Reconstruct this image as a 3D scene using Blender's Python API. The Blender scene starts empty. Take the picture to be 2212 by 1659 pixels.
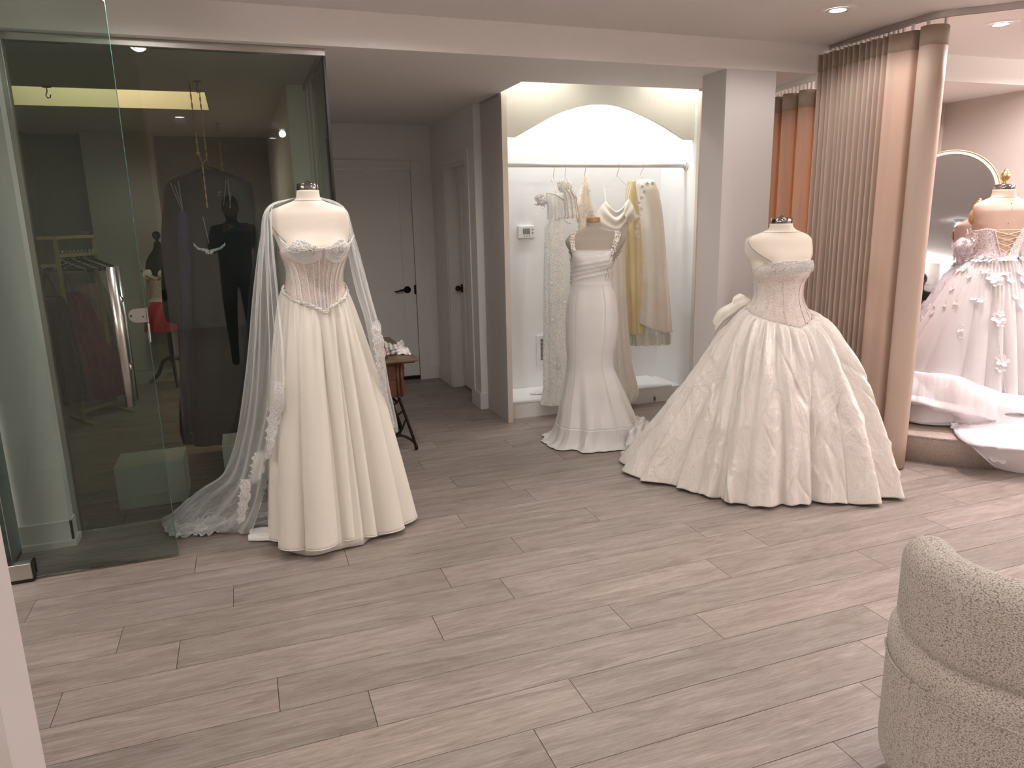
import bpy, bmesh, math, random
import numpy as np
from math import sin, cos, pi, radians, atan2, hypot
from mathutils import Vector, Matrix
random.seed(7); np.random.seed(7)
SC = bpy.context.scene; COL = SC.collection
# ------------------------------------------------------------------ camera
FPX, PITCH, ROLL, YAW, HC = 1576.9, radians(12.847), radians(-1.237), radians(19.936), 1.5
CX, CY = 1106.0, 829.5
vF = np.array([sin(YAW)*cos(PITCH), cos(YAW)*cos(PITCH), -sin(PITCH)])
vR0 = np.array([cos(YAW), -sin(YAW), 0.0]); vU0 = np.cross(vR0, vF)
vR = cos(ROLL)*vR0 + sin(ROLL)*vU0; vU = -sin(ROLL)*vR0 + cos(ROLL)*vU0
CAMP = np.array([0, 0, HC])
cd = bpy.data.cameras.new('camera'); cam = bpy.data.objects.new('camera', cd); COL.objects.link(cam)
cd.sensor_fit = 'HORIZONTAL'; cd.sensor_width = 36.0; cd.lens = FPX/2212*36.0; cd.clip_start = 0.03; cd.clip_end = 60
cam.matrix_world = Matrix(((vR[0], vU[0], -vF[0], 0), (vR[1], vU[1], -vF[1], 0), (vR[2], vU[2], -vF[2], HC), (0, 0, 0, 1)))
SC.camera = cam
# measuring helpers: a point seen in the photograph, on a known plane of the room
def ray(x, y): return vF + vR*(x-CX)/FPX - vU*(y-CY)/FPX
def W(x, y, Y):
    d = ray(x, y); return CAMP + d*(Y/d[1])
def G(x, y, z=0.0):
    d = ray(x, y); return CAMP + d*((z-HC)/d[2])
def X(x, y, xx):
    d = ray(x, y); return CAMP + d*(xx/d[0])
LAT = vR0.copy(); BACK = np.array([sin(YAW), cos(YAW), 0.0])
def WL(x, y, ax):
    d = ray(x, y); A = np.array([ax[0], ax[1], HC]); return CAMP + d*(((A-CAMP)@BACK)/(d@BACK))
# ------------------------------------------------------------------ world, exposure
wd = bpy.data.worlds.new('world'); SC.world = wd; wd.use_nodes = True
wd.node_tree.nodes['Background'].inputs[0].default_value = (0.80, 0.78, 0.78, 1)
wd.node_tree.nodes['Background'].inputs[1].default_value = 0.05
SC.view_settings.view_transform = 'Standard'; SC.view_settings.look = 'None'
SC.view_settings.gamma = 1.0; SC.view_settings.use_curve_mapping = False
SC.view_settings.exposure = 1.05
WARM = (1.0, 0.90, 0.80); NEUT = (1.0, 0.945, 0.90); COOL = (0.98, 0.985, 1.0); PINK = (1.0, 0.86, 0.86); CREAM = (1.0, 0.84, 0.58)
def spot(loc, w, col=NEUT, size=168, blend=0.45, rad=0.05, aim=(0, 0, -1)):
    l = bpy.data.lights.new('spot_beam', 'SPOT'); l.energy = w; l.color = col; l.spot_size = radians(size); l.spot_blend = blend; l.shadow_soft_size = rad
    o = bpy.data.objects.new('spot_beam', l); COL.objects.link(o); o.location = loc
    o.rotation_euler = Vector(aim).to_track_quat('-Z', 'Y').to_euler(); return o
def area(loc, w, sx, sy, col=NEUT, aim=(0, 0, -1)):
    l = bpy.data.lights.new('unseen_area_lamp', 'AREA'); l.shape = 'RECTANGLE'; l.size = sx; l.size_y = sy; l.energy = w; l.color = col
    o = bpy.data.objects.new('unseen_area_lamp', l); COL.objects.link(o); o.location = loc
    o.rotation_euler = Vector(aim).to_track_quat('-Z', 'Y').to_euler(); return o
CEIL = 2.49; SOF = 2.325
# downlights of the room: added unseen fill except the header row, 1.12 m apart
DOWN = [(-0.41, 3.19, 17, NEUT), (0.71, 3.19, 20, NEUT), (1.83, 3.19, 7, NEUT), (2.95, 3.19, 11, NEUT),
        (1.75, 1.6, 9, NEUT), (2.95, 1.6, 8, NEUT),
        (-0.41, 0.0, 3, NEUT), (1.75, 0.0, 13, NEUT), (2.95, 0.0, 11, NEUT), (0.5, -1.7, 20, NEUT), (3.0, -1.7, 20, NEUT)]
DOWN_P = [(4.07, 3.17, 56, PINK), (5.19, 3.17, 60, PINK), (4.6, 1.6, 45, PINK), (5.9, 1.6, 45, PINK)]  # only the first is in view; the others are added off-frame fill
for x, y, w, c in DOWN + DOWN_P: spot((x, y, CEIL-0.02), w, c)
# lamps of the niche, hidden behind its arched front, and of the ceiling recess in the dark room
for x in (2.05, 2.56, 3.07): spot((x, 5.11, 2.72), 7.5, COOL, 150, 0.5, 0.06)
for x in (2.02, 3.16): spot((x, 4.82, 2.70), 8.5, (1.0, 0.97, 0.84), 130, 0.7, 0.03, (0, 0.15, -1))
area((-3.05, -0.4, 2.10), 95, 5.6, 0.12, NEUT, (0.35, 0, 1)); area((7.25, -0.4, 2.10), 95, 5.6, 0.12, NEUT, (-0.35, 0, 1))      # added cove fill on the unseen side walls, to lift the ceiling
area((-0.85, 5.62, 2.78), 4, 1.2, 0.16, CREAM, (0, 0.8, -0.6))
spot((-0.6, 6.6, SOF-0.02), 4.5, WARM)  # added fill spot for the dark room, no fixture there
# ------------------------------------------------------------------ materials
MATS = {}
def nm(name):
    m = bpy.data.materials.new(name); m.use_nodes = True; nt = m.node_tree; b = nt.nodes['Principled BSDF']; MATS[name] = m
    return m, nt, b
def setc(b, col, rough=0.5, metal=0.0, **k):
    b.inputs['Base Color'].default_value = (*col, 1); b.inputs['Roughness'].default_value = rough; b.inputs['Metallic'].default_value = metal
    for kk, v in k.items(): b.inputs[kk.replace('_', ' ')].default_value = v
def noise(nt, scale, detail=3, vec=None, rough=0.5, dist=0.0):
    n = nt.nodes.new('ShaderNodeTexNoise'); n.inputs['Scale'].default_value = scale; n.inputs['Detail'].default_value = detail
    n.inputs['Roughness'].default_value = rough; n.inputs['Distortion'].default_value = dist
    if vec is not None: nt.links.new(vec, n.inputs['Vector'])
    return n
def ramp(nt, fac, stops):
    r = nt.nodes.new('ShaderNodeValToRGB'); e = r.color_ramp.elements
    while len(e) < len(stops): e.new(0.5)
    for i, (p, c) in enumerate(stops): e[i].position = p; e[i].color = (*c, 1) if len(c) == 3 else c
    nt.links.new(fac, r.inputs[0]); return r
def bump(nt, b, h, strength=0.2, dist=0.01):
    bp = nt.nodes.new('ShaderNodeBump'); bp.inputs['Strength'].default_value = strength; bp.inputs['Distance'].default_value = dist
    nt.links.new(h, bp.inputs['Height']); nt.links.new(bp.outputs[0], b.inputs['Normal']); return bp
def pos(nt, scale=(1, 1, 1), offs=None, obj=False):
    if obj: g = nt.nodes.new('ShaderNodeTexCoord'); out = g.outputs['Object']
    else: g = nt.nodes.new('ShaderNodeNewGeometry'); out = g.outputs['Position']
    m = nt.nodes.new('ShaderNodeMapping'); m.inputs['Scale'].default_value = scale; nt.links.new(out, m.inputs['Vector'])
    if offs is not None: nt.links.new(offs, m.inputs['Location'])
    return m.outputs[0]
def simple(name, col, rough=0.5, metal=0.0, ns=0, var=0.0, bs=0.0, bd=0.002, **k):
    m, nt, b = nm(name); setc(b, col, rough, metal, **k)
    if ns:
        n = noise(nt, ns, 4, pos(nt))
        if var:
            r = ramp(nt, n.outputs[0], [(0.3, tuple(c*(1-var) for c in col)), (0.7, tuple(min(1, c*(1+var)) for c in col))]); nt.links.new(r.outputs[0], b.inputs['Base Color'])
        if bs: bump(nt, b, n.outputs[0], bs, bd)
    return m
simple('paint_wall', (0.62, 0.575, 0.555), 0.7, ns=220, var=0.012, bs=0.08)
simple('paint_ceiling', (0.82, 0.785, 0.76), 0.8, ns=160, var=0.012, bs=0.08)
simple('paint_white', (0.82, 0.81, 0.79), 0.55, ns=60, var=0.01, bs=0.04)
simple('paint_trim', (0.80, 0.78, 0.76), 0.4, ns=60, var=0.01)
simple('paint_niche', (0.86, 0.86, 0.85), 0.6, ns=120, var=0.01, bs=0.05)
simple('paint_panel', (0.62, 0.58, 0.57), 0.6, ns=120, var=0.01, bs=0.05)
simple('paint_valance', (0.70, 0.68, 0.62), 0.5, ns=90, var=0.01)
simple('paint_beige', (0.66, 0.60, 0.55), 0.7, ns=90, var=0.015)
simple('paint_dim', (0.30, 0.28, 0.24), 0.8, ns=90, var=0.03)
simple('paint_cream', (0.78, 0.70, 0.54), 0.7, ns=90, var=0.01)
simple('melamine_edge', (0.70, 0.62, 0.55), 0.5)
simple('steel', (0.55, 0.54, 0.52), 0.28, 1.0, ns=400, var=0.06)
simple('steel_dull', (0.50, 0.47, 0.44), 0.45, 1.0)
simple('collar_steel', (0.34, 0.33, 0.32), 0.16, 1.0)
simple('black_gasket', (0.01, 0.01, 0.01), 0.5)
simple('bronze', (0.035, 0.025, 0.02), 0.35, 0.8)
simple('gold', (0.72, 0.52, 0.24), 0.3, 1.0)
simple('gold_paint', (0.50, 0.41, 0.19), 0.4, 0.5)
simple('iron', (0.035, 0.022, 0.018), 0.45, 0.6, ns=80, var=0.3, bs=0.2)
simple('linen_form', (0.80, 0.72, 0.62), 0.85, ns=500, var=0.03, bs=0.25, Sheen_Weight=0.2)
simple('linen_form_grey', (0.42, 0.37, 0.31), 0.85, ns=500, var=0.03, bs=0.25)
simple('linen_form_pink', (0.56, 0.41, 0.33), 0.85, ns=500, var=0.03, bs=0.25)
simple('form_black', (0.012, 0.010, 0.010), 0.5)
simple('wood_cap', (0.45, 0.25, 0.12), 0.45, ns=40, var=0.2)
simple('satin_ivory', (0.86, 0.82, 0.735), 0.33, ns=700, var=0.01, bs=0.05, bd=0.001, Sheen_Weight=0.25)
simple('satin_pearl', (0.74, 0.715, 0.69), 0.22, ns=9, var=0.02, bs=0.06, bd=0.02, Sheen_Weight=0.2)
simple('satin_white', (0.85, 0.84, 0.83), 0.35, ns=20, var=0.01)
simple('satin_yellow', (0.84, 0.70, 0.40), 0.4, ns=20, var=0.03)
simple('satin_champagne', (0.88, 0.83, 0.74), 0.28, ns=20, var=0.02)
simple('organza_white', (0.82, 0.775, 0.805), 0.5, ns=40, var=0.01)
simple('ribbon_white', (0.85, 0.83, 0.82), 0.45)
simple('cord_cream', (0.80, 0.68, 0.42), 0.5)
simple('pearl', (0.90, 0.85, 0.74), 0.15, 0.0, Coat_Weight=0.6)
simple('crystal_bead', (0.88, 0.88, 0.93), 0.08, 0.0, Coat_Weight=0.8)
simple('bead_bronze', (0.62, 0.52, 0.42), 0.12, 0.5)
simple('wire_rose', (0.62, 0.53, 0.47), 0.35, 0.3)
simple('wire_white', (0.80, 0.79, 0.76), 0.35, 0.3)
simple('plastic_white', (0.80, 0.79, 0.76), 0.4)
simple('plastic_dark', (0.06, 0.06, 0.06), 0.4)
simple('lcd', (0.22, 0.25, 0.22), 0.2)
simple('red_plastic', (0.55, 0.03, 0.02), 0.35)
simple('red_satin', (0.50, 0.02, 0.035), 0.25, ns=30, var=0.15)
simple('black_cloth', (0.014, 0.014, 0.015), 0.8, ns=300, var=0.2, bs=0.2)
simple('navy_cloth', (0.012, 0.02, 0.07), 0.6, ns=300, var=0.2)
simple('grey_strap', (0.24, 0.23, 0.21), 0.4)
simple('skin', (0.22, 0.12, 0.08), 0.5)
simple('hair', (0.01, 0.008, 0.007), 0.6)
simple('box_white', (0.80, 0.80, 0.78), 0.5, ns=60, var=0.02)
simple('grout', (0.10, 0.075, 0.06), 0.9)
def emit(name, col, s):
    m, nt, b = nm(name); setc(b, col, 0.5); b.inputs['Emission Color'].default_value = (*col, 1); b.inputs['Emission Strength'].default_value = s
emit('lamp_disc', (1.0, 0.97, 0.93), 9.0)
emit('lamp_disc_pink', (1.0, 0.95, 0.96), 9.0)
emit('bulb_glow', (1.0, 0.97, 0.95), 8.0)
# mirror
m, nt, b = nm('mirror_glass'); setc(b, (0.80, 0.80, 0.84), 0.02, 1.0)
# planks
m, nt, b = nm('oak_plank')
oi = nt.nodes.new('ShaderNodeObjectInfo'); cmb = nt.nodes.new('ShaderNodeCombineXYZ')
mu = nt.nodes.new('ShaderNodeMath'); mu.operation = 'MULTIPLY'; mu.inputs[1].default_value = 37.0; nt.links.new(oi.outputs['Random'], mu.inputs[0])
for i in range(3): nt.links.new(mu.outputs[0], cmb.inputs[i])
v1 = pos(nt, (1.1, 11.0, 1), cmb.outputs[0]); n1 = noise(nt, 1.8, 8, v1, 0.68, 1.0)
v2 = pos(nt, (7.0, 130.0, 1), cmb.outputs[0]); n2 = noise(nt, 1.6, 8, v2, 0.75, 0.5)
v3 = pos(nt, (1.0, 3.4, 1), cmb.outputs[0]); n3 = noise(nt, 2.2, 3, v3, 0.5, 1.5)
mx = nt.nodes.new('ShaderNodeMix'); mx.data_type = 'FLOAT'; mx.inputs[0].default_value = 0.55
nt.links.new(n1.outputs[0], mx.inputs[2]); nt.links.new(n2.outputs[0], mx.inputs[3])
r1 = ramp(nt, mx.outputs[0], [(0.33, (0.150, 0.118, 0.100)), (0.44, (0.255, 0.212, 0.186)), (0.54, (0.335, 0.288, 0.260)), (0.68, (0.47, 0.415, 0.385))])
r2 = ramp(nt, oi.outputs['Random'], [(0.0, (0.92, 0.93, 0.92)), (0.5, (1.03, 1.02, 1.02)), (1.0, (1.14, 1.12, 1.12))])
m1 = nt.nodes.new('ShaderNodeMix'); m1.data_type = 'RGBA'; m1.blend_type = 'MULTIPLY'; m1.inputs[0].default_value = 1.0
nt.links.new(r1.outputs[0], m1.inputs[6]); nt.links.new(r2.outputs[0], m1.inputs[7])
r3 = ramp(nt, n3.outputs[0], [(0.30, (0.74, 0.71, 0.68)), (0.42, (1.0, 1.0, 1.0))])
m2 = nt.nodes.new('ShaderNodeMix'); m2.data_type = 'RGBA'; m2.blend_type = 'MULTIPLY'; m2.inputs[0].default_value = 0.6
nt.links.new(m1.outputs[2], m2.inputs[6]); nt.links.new(r3.outputs[0], m2.inputs[7])
nt.links.new(m2.outputs[2], b.inputs['Base Color']); b.inputs['Roughness'].default_value = 0.40; b.inputs['Specular IOR Level'].default_value = 0.4
bump(nt, b, n2.outputs[0], 0.12, 0.002)
# taffeta
m, nt, b = nm('taffeta'); setc(b, (0.82, 0.765, 0.715), 0.20, Sheen_Weight=0.15)
vt = pos(nt, (1, 1, 0.55)); na = noise(nt, 4.5, 4, vt, 0.55, 1.6); nb = noise(nt, 15.0, 3, vt, 0.55, 1.2)
vo = nt.nodes.new('ShaderNodeTexVoronoi'); vo.inputs['Scale'].default_value = 8; nt.links.new(vt, vo.inputs['Vector'])
ma = nt.nodes.new('ShaderNodeMath'); ma.operation = 'MULTIPLY_ADD'; ma.inputs[1].default_value = 0.35
nt.links.new(nb.outputs[0], ma.inputs[0]); nt.links.new(na.outputs[0], ma.inputs[2])
mb_ = nt.nodes.new('ShaderNodeMath'); mb_.operation = 'MULTIPLY_ADD'; mb_.inputs[1].default_value = 0.45
nt.links.new(vo.outputs['Distance'], mb_.inputs[0]); nt.links.new(ma.outputs[0], mb_.inputs[2])
bump(nt, b, mb_.outputs[0], 0.42, 0.06)
# boucle
m, nt, b = nm('boucle')
vb = nt.nodes.new('ShaderNodeTexVoronoi'); vb.inputs['Scale'].default_value = 250; vb.inputs['Randomness'].default_value = 0.8; nt.links.new(pos(nt, (1, 1, 1.4)), vb.inputs['Vector'])
rb = ramp(nt, vb.outputs['Distance'], [(0.0, (0.78, 0.73, 0.67)), (0.45, (0.64, 0.585, 0.53)), (0.8, (0.30, 0.25, 0.225))]); nt.links.new(rb.outputs[0], b.inputs['Base Color'])
b.inputs['Roughness'].default_value = 0.95
iv = nt.nodes.new('ShaderNodeMath'); iv.operation = 'SUBTRACT'; iv.inputs[0].default_value = 1.0; nt.links.new(vb.outputs['Distance'], iv.inputs[1]); bump(nt, b, iv.outputs[0], 0.8, 0.004)
# carpet
m, nt, b = nm('carpet'); nc = noise(nt, 330, 3, pos(nt)); rc = ramp(nt, nc.outputs[0], [(0.35, (0.34, 0.27, 0.235)), (0.65, (0.66, 0.56, 0.50))]); nt.links.new(rc.outputs[0], b.inputs['Base Color'])
b.inputs['Roughness'].default_value = 1.0; bump(nt, b, nc.outputs[0], 0.7, 0.004)
# curtain: a thick woven cloth that lets light through
def curtain_mat(name, col, tcol, f):
    m, nt, b = nm(name); setc(b, col, 0.85); n = noise(nt, 900, 2, pos(nt, (1, 1, 0.4))); bump(nt, b, n.outputs[0], 0.25, 0.002)
    t = nt.nodes.new('ShaderNodeBsdfTranslucent'); t.inputs[0].default_value = (*tcol, 1)
    x = nt.nodes.new('ShaderNodeMixShader'); x.inputs[0].default_value = f
    nt.links.new(b.outputs[0], x.inputs[1]); nt.links.new(t.outputs[0], x.inputs[2]); nt.links.new(x.outputs[0], nt.nodes['Material Output'].inputs[0])
curtain_mat('curtain_cloth', (0.60, 0.485, 0.405), (0.90, 0.50, 0.27), 0.20)
curtain_mat('curtain_cloth_sheer', (0.60, 0.46, 0.37), (0.92, 0.60, 0.36), 0.40)
curtain_mat('curtain_band', (0.44, 0.345, 0.27), (0.40, 0.28, 0.17), 0.12)
# sheer materials
def sheer(name, col, alpha, rough=0.6, grazing=0.35):
    m, nt, b = nm(name); setc(b, col, rough)
    t = nt.nodes.new('ShaderNodeBsdfTransparent'); lw = nt.nodes.new('ShaderNodeLayerWeight'); lw.inputs[0].default_value = 0.5
    a = nt.nodes.new('ShaderNodeMath'); a.operation = 'MULTIPLY_ADD'; a.inputs[1].default_value = grazing; a.inputs[2].default_value = alpha; a.use_clamp = True
    nt.links.new(lw.outputs['Facing'], a.inputs[0])
    x = nt.nodes.new('ShaderNodeMixShader'); nt.links.new(a.outputs[0], x.inputs[0]); nt.links.new(t.outputs[0], x.inputs[1]); nt.links.new(b.outputs[0], x.inputs[2])
    nt.links.new(x.outputs[0], nt.nodes['Material Output'].inputs[0]); return m
sheer('tulle', (0.90, 0.92, 0.92), 0.17, grazing=0.45)
sheer('tulle_cream', (0.86, 0.80, 0.66), 0.30, grazing=0.4)
sheer('organza', (0.90, 0.865, 0.885), 0.60, grazing=0.4)
sheer('organza_black', (0.016, 0.018, 0.02), 0.93, grazing=0.1)
# lace: threads on net (alpha) and threads over a nude lining (opaque)
def lace(name, thread, scale, lo, hi, net=0.12, lining=None, flower=7.0):
    m, nt, b = nm(name); setc(b, thread, 0.55)
    p = pos(nt); nd = noise(nt, scale*0.35, 2, p)
    mp = nt.nodes.new('ShaderNodeMix'); mp.data_type = 'RGBA'; mp.blend_type = 'LINEAR_LIGHT'; mp.inputs[0].default_value = 0.012
    nt.links.new(p, mp.inputs[6]); nt.links.new(nd.outputs['Color'], mp.inputs[7])
    v = nt.nodes.new('ShaderNodeTexVoronoi'); v.feature = 'DISTANCE_TO_EDGE'; v.inputs['Scale'].default_value = scale; nt.links.new(mp.outputs[2], v.inputs['Vector'])
    r = ramp(nt, v.outputs['Distance'], [(lo, (1, 1, 1)), (hi, (0, 0, 0))])
    n2_ = noise(nt, scale*0.22, 2, p); rr = ramp(nt, n2_.outputs[0], [(0.50, (0, 0, 0)), (0.56, (1, 1, 1))])
    mx_ = nt.nodes.new('ShaderNodeMath'); mx_.operation = 'MAXIMUM'; ms = nt.nodes.new('ShaderNodeMath'); ms.operation = 'MULTIPLY'; ms.inputs[1].default_value = 0.55
    nt.links.new(rr.outputs[0], ms.inputs[0]); nt.links.new(r.outputs[0], mx_.inputs[0]); nt.links.new(ms.outputs[0], mx_.inputs[1])
    if lining:
        c = nt.nodes.new('ShaderNodeMix'); c.data_type = 'RGBA'; c.inputs[6].default_value = (*lining, 1); c.inputs[7].default_value = (*thread, 1)
        nt.links.new(mx_.outputs[0], c.inputs[0]); nt.links.new(c.outputs[2], b.inputs['Base Color']); bump(nt, b, mx_.outputs[0], 0.4, 0.002)
    else:
        t = nt.nodes.new('ShaderNodeBsdfTransparent'); x = nt.nodes.new('ShaderNodeMixShader')
        a = nt.nodes.new('ShaderNodeMath'); a.operation = 'MULTIPLY_ADD'; a.inputs[1].default_value = 1-net; a.inputs[2].default_value = net
        nt.links.new(mx_.outputs[0], a.inputs[0]); nt.links.new(a.outputs[0], x.inputs[0]); nt.links.new(t.outputs[0], x.inputs[1]); nt.links.new(b.outputs[0], x.inputs[2])
        nt.links.new(x.outputs[0], nt.nodes['Material Output'].inputs[0])
    return m
lace('lace_edge', (0.92, 0.92, 0.90), 110, 0.10, 0.22, 0.45)
lace('lace_hang', (0.92, 0.91, 0.87), 100, 0.10, 0.26, 0.66)
lace('lace_blush', (0.92, 0.80, 0.68), 100, 0.10, 0.26, 0.62)
lace('lace_nude', (0.84, 0.77, 0.71), 150, 0.06, 0.2, 0, (0.70, 0.56, 0.49))
lace('lace_grey', (0.82, 0.75, 0.70), 170, 0.08, 0.22, 0, (0.56, 0.45, 0.39))
lace('lace_pink', (0.86, 0.78, 0.78), 75, 0.08, 0.2, 0.45)
# sequinned cloth
m, nt, b = nm('sequin_wine'); setc(b, (0.045, 0.012, 0.018), 0.5); vs = nt.nodes.new('ShaderNodeTexVoronoi'); vs.inputs['Scale'].default_value = 60; nt.links.new(pos(nt), vs.inputs['Vector'])
rs = ramp(nt, vs.outputs['Distance'], [(0.06, (1, 0.55, 0.4)), (0.12, (0.05, 0.012, 0.018))]); nt.links.new(rs.outputs[0], b.inputs['Base Color'])
simple('wine_cloth', (0.20, 0.03, 0.075), 0.6, ns=20, var=0.3)
simple('mauve_cloth', (0.30, 0.19, 0.20), 0.6, ns=20, var=0.3)
simple('taupe_cloth', (0.24, 0.20, 0.18), 0.6, ns=20, var=0.3)
# clear and tinted panes
def pane_mat(name, tint, spec=1.0):
    m = bpy.data.materials.new(name); m.use_nodes = True; nt = m.node_tree; nt.nodes.clear(); MATS[name] = m
    o = nt.nodes.new('ShaderNodeOutputMaterial'); t = nt.nodes.new('ShaderNodeBsdfTransparent'); t.inputs[0].default_value = (*tint, 1)
    g = nt.nodes.new('ShaderNodeBsdfGlossy'); g.inputs['Roughness'].default_value = 0.0; g.inputs[0].default_value = (spec, spec, spec, 1)
    f = nt.nodes.new('ShaderNodeFresnel'); f.inputs[0].default_value = 1.5; x = nt.nodes.new('ShaderNodeMixShader')
    nt.links.new(f.outputs[0], x.inputs[0]); nt.links.new(t.outputs[0], x.inputs[1]); nt.links.new(g.outputs[0], x.inputs[2]); nt.links.new(x.outputs[0], o.inputs[0])
pane_mat('glass_tinted', (0.84, 0.88, 0.85)); pane_mat('glass_door', (0.80, 0.86, 0.83)); simple('glass_edge', (0.10, 0.20, 0.17), 0.15)
M = MATS
# ------------------------------------------------------------------ geometry helpers
def link(name, me, m=None, parent=None, smooth=False):
    o = bpy.data.objects.new(name, me); COL.objects.link(o)
    if m is not None and len(me.materials) == 0: me.materials.append(M[m] if isinstance(m, str) else m)
    if parent is not None: o.parent = parent
    if smooth: me.shade_smooth()
    return o
class MB:
    def __init__(s): s.v = []; s.f = []; s.mi = []
    def add(s, v, f, mi=0):
        n = len(s.v); s.v += [tuple(map(float, p)) for p in v]; s.f += [tuple(i+n for i in q) for q in f]; s.mi += [mi]*len(f); return s
    def box(s, x0, x1, y0, y1, z0, z1, mi=0):
        v = [(x, y, z) for z in (z0, z1) for y in (y0, y1) for x in (x0, x1)]
        return s.add(v, [(0, 2, 3, 1), (4, 5, 7, 6), (0, 1, 5, 4), (2, 6, 7, 3), (0, 4, 6, 2), (1, 3, 7, 5)], mi)
    def bar(s, a, b, w, h, mi=0, up=(0, 0, 1)):
        a = np.array(a, float); b = np.array(b, float); d = b-a; d /= np.linalg.norm(d); u = np.array(up, float)
        if abs(d@u) > 0.95: u = np.array([1., 0, 0])
        r = np.cross(d, u); r /= np.linalg.norm(r); u = np.cross(r, d); r *= w/2; u *= h/2
        v = [a-r-u, a+r-u, a+r+u, a-r+u, b-r-u, b+r-u, b+r+u, b-r+u]
        return s.add(v, [(3, 2, 1, 0), (4, 5, 6, 7), (0, 1, 5, 4), (1, 2, 6, 5), (2, 3, 7, 6), (3, 0, 4, 7)], mi)
    def tube(s, pts, r, n=8, mi=0, closed=False, cap=True):
        P = [np.array(p, float) for p in pts]; k = len(P); rs = r if hasattr(r, '__len__') else [r]*k; base = len(s.v); pu = None; V = []
        for i, p in enumerate(P):
            if closed: d = P[(i+1) % k]-P[i-1]
            else: d = P[min(i+1, k-1)]-P[max(i-1, 0)]
            d = d/(np.linalg.norm(d)+1e-9)
            if pu is None: pu = np.array([0, 0, 1.]) if abs(d[2]) < .9 else np.array([1., 0, 0])
            a = np.cross(d, pu); a /= np.linalg.norm(a)+1e-9; u = np.cross(a, d); pu = u
            V += [p+rs[i]*(cos(2*pi*j/n)*a+sin(2*pi*j/n)*u) for j in range(n)]
        F = []
        for i in range(k if closed else k-1):
            i2 = (i+1) % k
            for j in range(n): F.append((i*n+j, i*n+(j+1) % n, i2*n+(j+1) % n, i2*n+j))
        if cap and not closed: F.append(tuple(range(n))[::-1]); F.append(tuple((k-1)*n+j for j in range(n)))
        return s.add(V, F, mi)
    def lathe(s, prof, c=(0, 0, 0), n=24, mi=0, capb=True, capt=True):
        V = [(c[0]+r*cos(2*pi*j/n), c[1]+r*sin(2*pi*j/n), c[2]+z) for r, z in prof for j in range(n)]; k = len(prof)
        F = [(i*n+j, i*n+(j+1) % n, (i+1)*n+(j+1) % n, (i+1)*n+j) for i in range(k-1) for j in range(n)]
        if capb: F.append(tuple(range(n))[::-1])
        if capt: F.append(tuple((k-1)*n+j for j in range(n)))
        return s.add(V, F, mi)
    def ball(s, c, r, sub=0, sc=(1, 1, 1), mi=0):
        v, f = ICO[sub]; return s.add([(c[0]+r*sc[0]*p[0], c[1]+r*sc[1]*p[1], c[2]+r*sc[2]*p[2]) for p in v], f, mi)
    def grid(s, P, mi=0, wrap=False):
        nu, nv = P.shape[0], P.shape[1]; F = []
        for i in range(nu-1):
            for j in range(nv if wrap else nv-1):
                j2 = (j+1) % nv; F.append((i*nv+j, i*nv+j2, (i+1)*nv+j2, (i+1)*nv+j))
        return s.add(P.reshape(-1, 3), F, mi)
    def prism(s, poly, ax, a0, a1, mi=0):
        # poly = 2D outline in the two other axes, extruded along axis ax
        def p3(q, a):
            r = list(q); r.insert(ax, a); return tuple(r)
        n = len(poly); V = [p3(q, a0) for q in poly]+[p3(q, a1) for q in poly]
        F = [tuple(range(n))[::-1], tuple(range(n, 2*n))]+[(i, (i+1) % n, n+(i+1) % n, n+i) for i in range(n)]
        return s.add(V, F, mi)
    def build(s, name, m=None, parent=None, smooth=False, kind=None, fix=False):
        me = bpy.data.meshes.new(name); me.from_pydata(s.v, [], s.f); ms = m if isinstance(m, (list, tuple)) else [m]
        for q in ms:
            if q: me.materials.append(M[q])
        if len(ms) > 1: me.polygons.foreach_set('material_index', s.mi)
        if fix:
            b = bmesh.new(); b.from_mesh(me); bmesh.ops.recalc_face_normals(b, faces=b.faces); b.to_mesh(me); b.free()
        o = link(name, me, None, parent, smooth)
        if kind: o['kind'] = kind
        return o
def _ico(sub):
    b = bmesh.new(); bmesh.ops.create_icosphere(b, subdivisions=sub+1, radius=1); v = [tuple(p.co) for p in b.verts]; f = [tuple(q.index for q in p.verts) for p in b.faces]; b.free(); return v, f
ICO = [_ico(0), _ico(1), _ico(2)]
def tag(o, label=None, cat=None, group=None, kind=None):
    if label: o['label'] = label
    if cat: o['category'] = cat
    if group: o['group'] = group
    if kind: o['kind'] = kind
    return o
def empty(name, loc, label=None, cat=None, group=None):
    o = bpy.data.objects.new(name, None); COL.objects.link(o); o.location = tuple(map(float, loc)); o.empty_display_size = 0.05; return tag(o, label, cat, group)
def adopt(root):
    # children were modelled in room coordinates: keep them there
    inv = Matrix.Translation(root.location).inverted()
    for c in root.children: c.matrix_parent_inverse = inv
def bevel(o, w=0.004, seg=2):
    m = o.modifiers.new('bevel', 'BEVEL'); m.width = w; m.segments = seg; m.limit_method = 'ANGLE'; return o
def solid(o, t=0.003, off=0):
    m = o.modifiers.new('solidify', 'SOLIDIFY'); m.thickness = t; m.offset = off; return o
def copy_tree(o, parent=None):
    c = o.copy(); COL.objects.link(c)
    if parent is not None: c.parent = parent
    for ch in list(o.children): copy_tree(ch, c)
    return c
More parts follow.
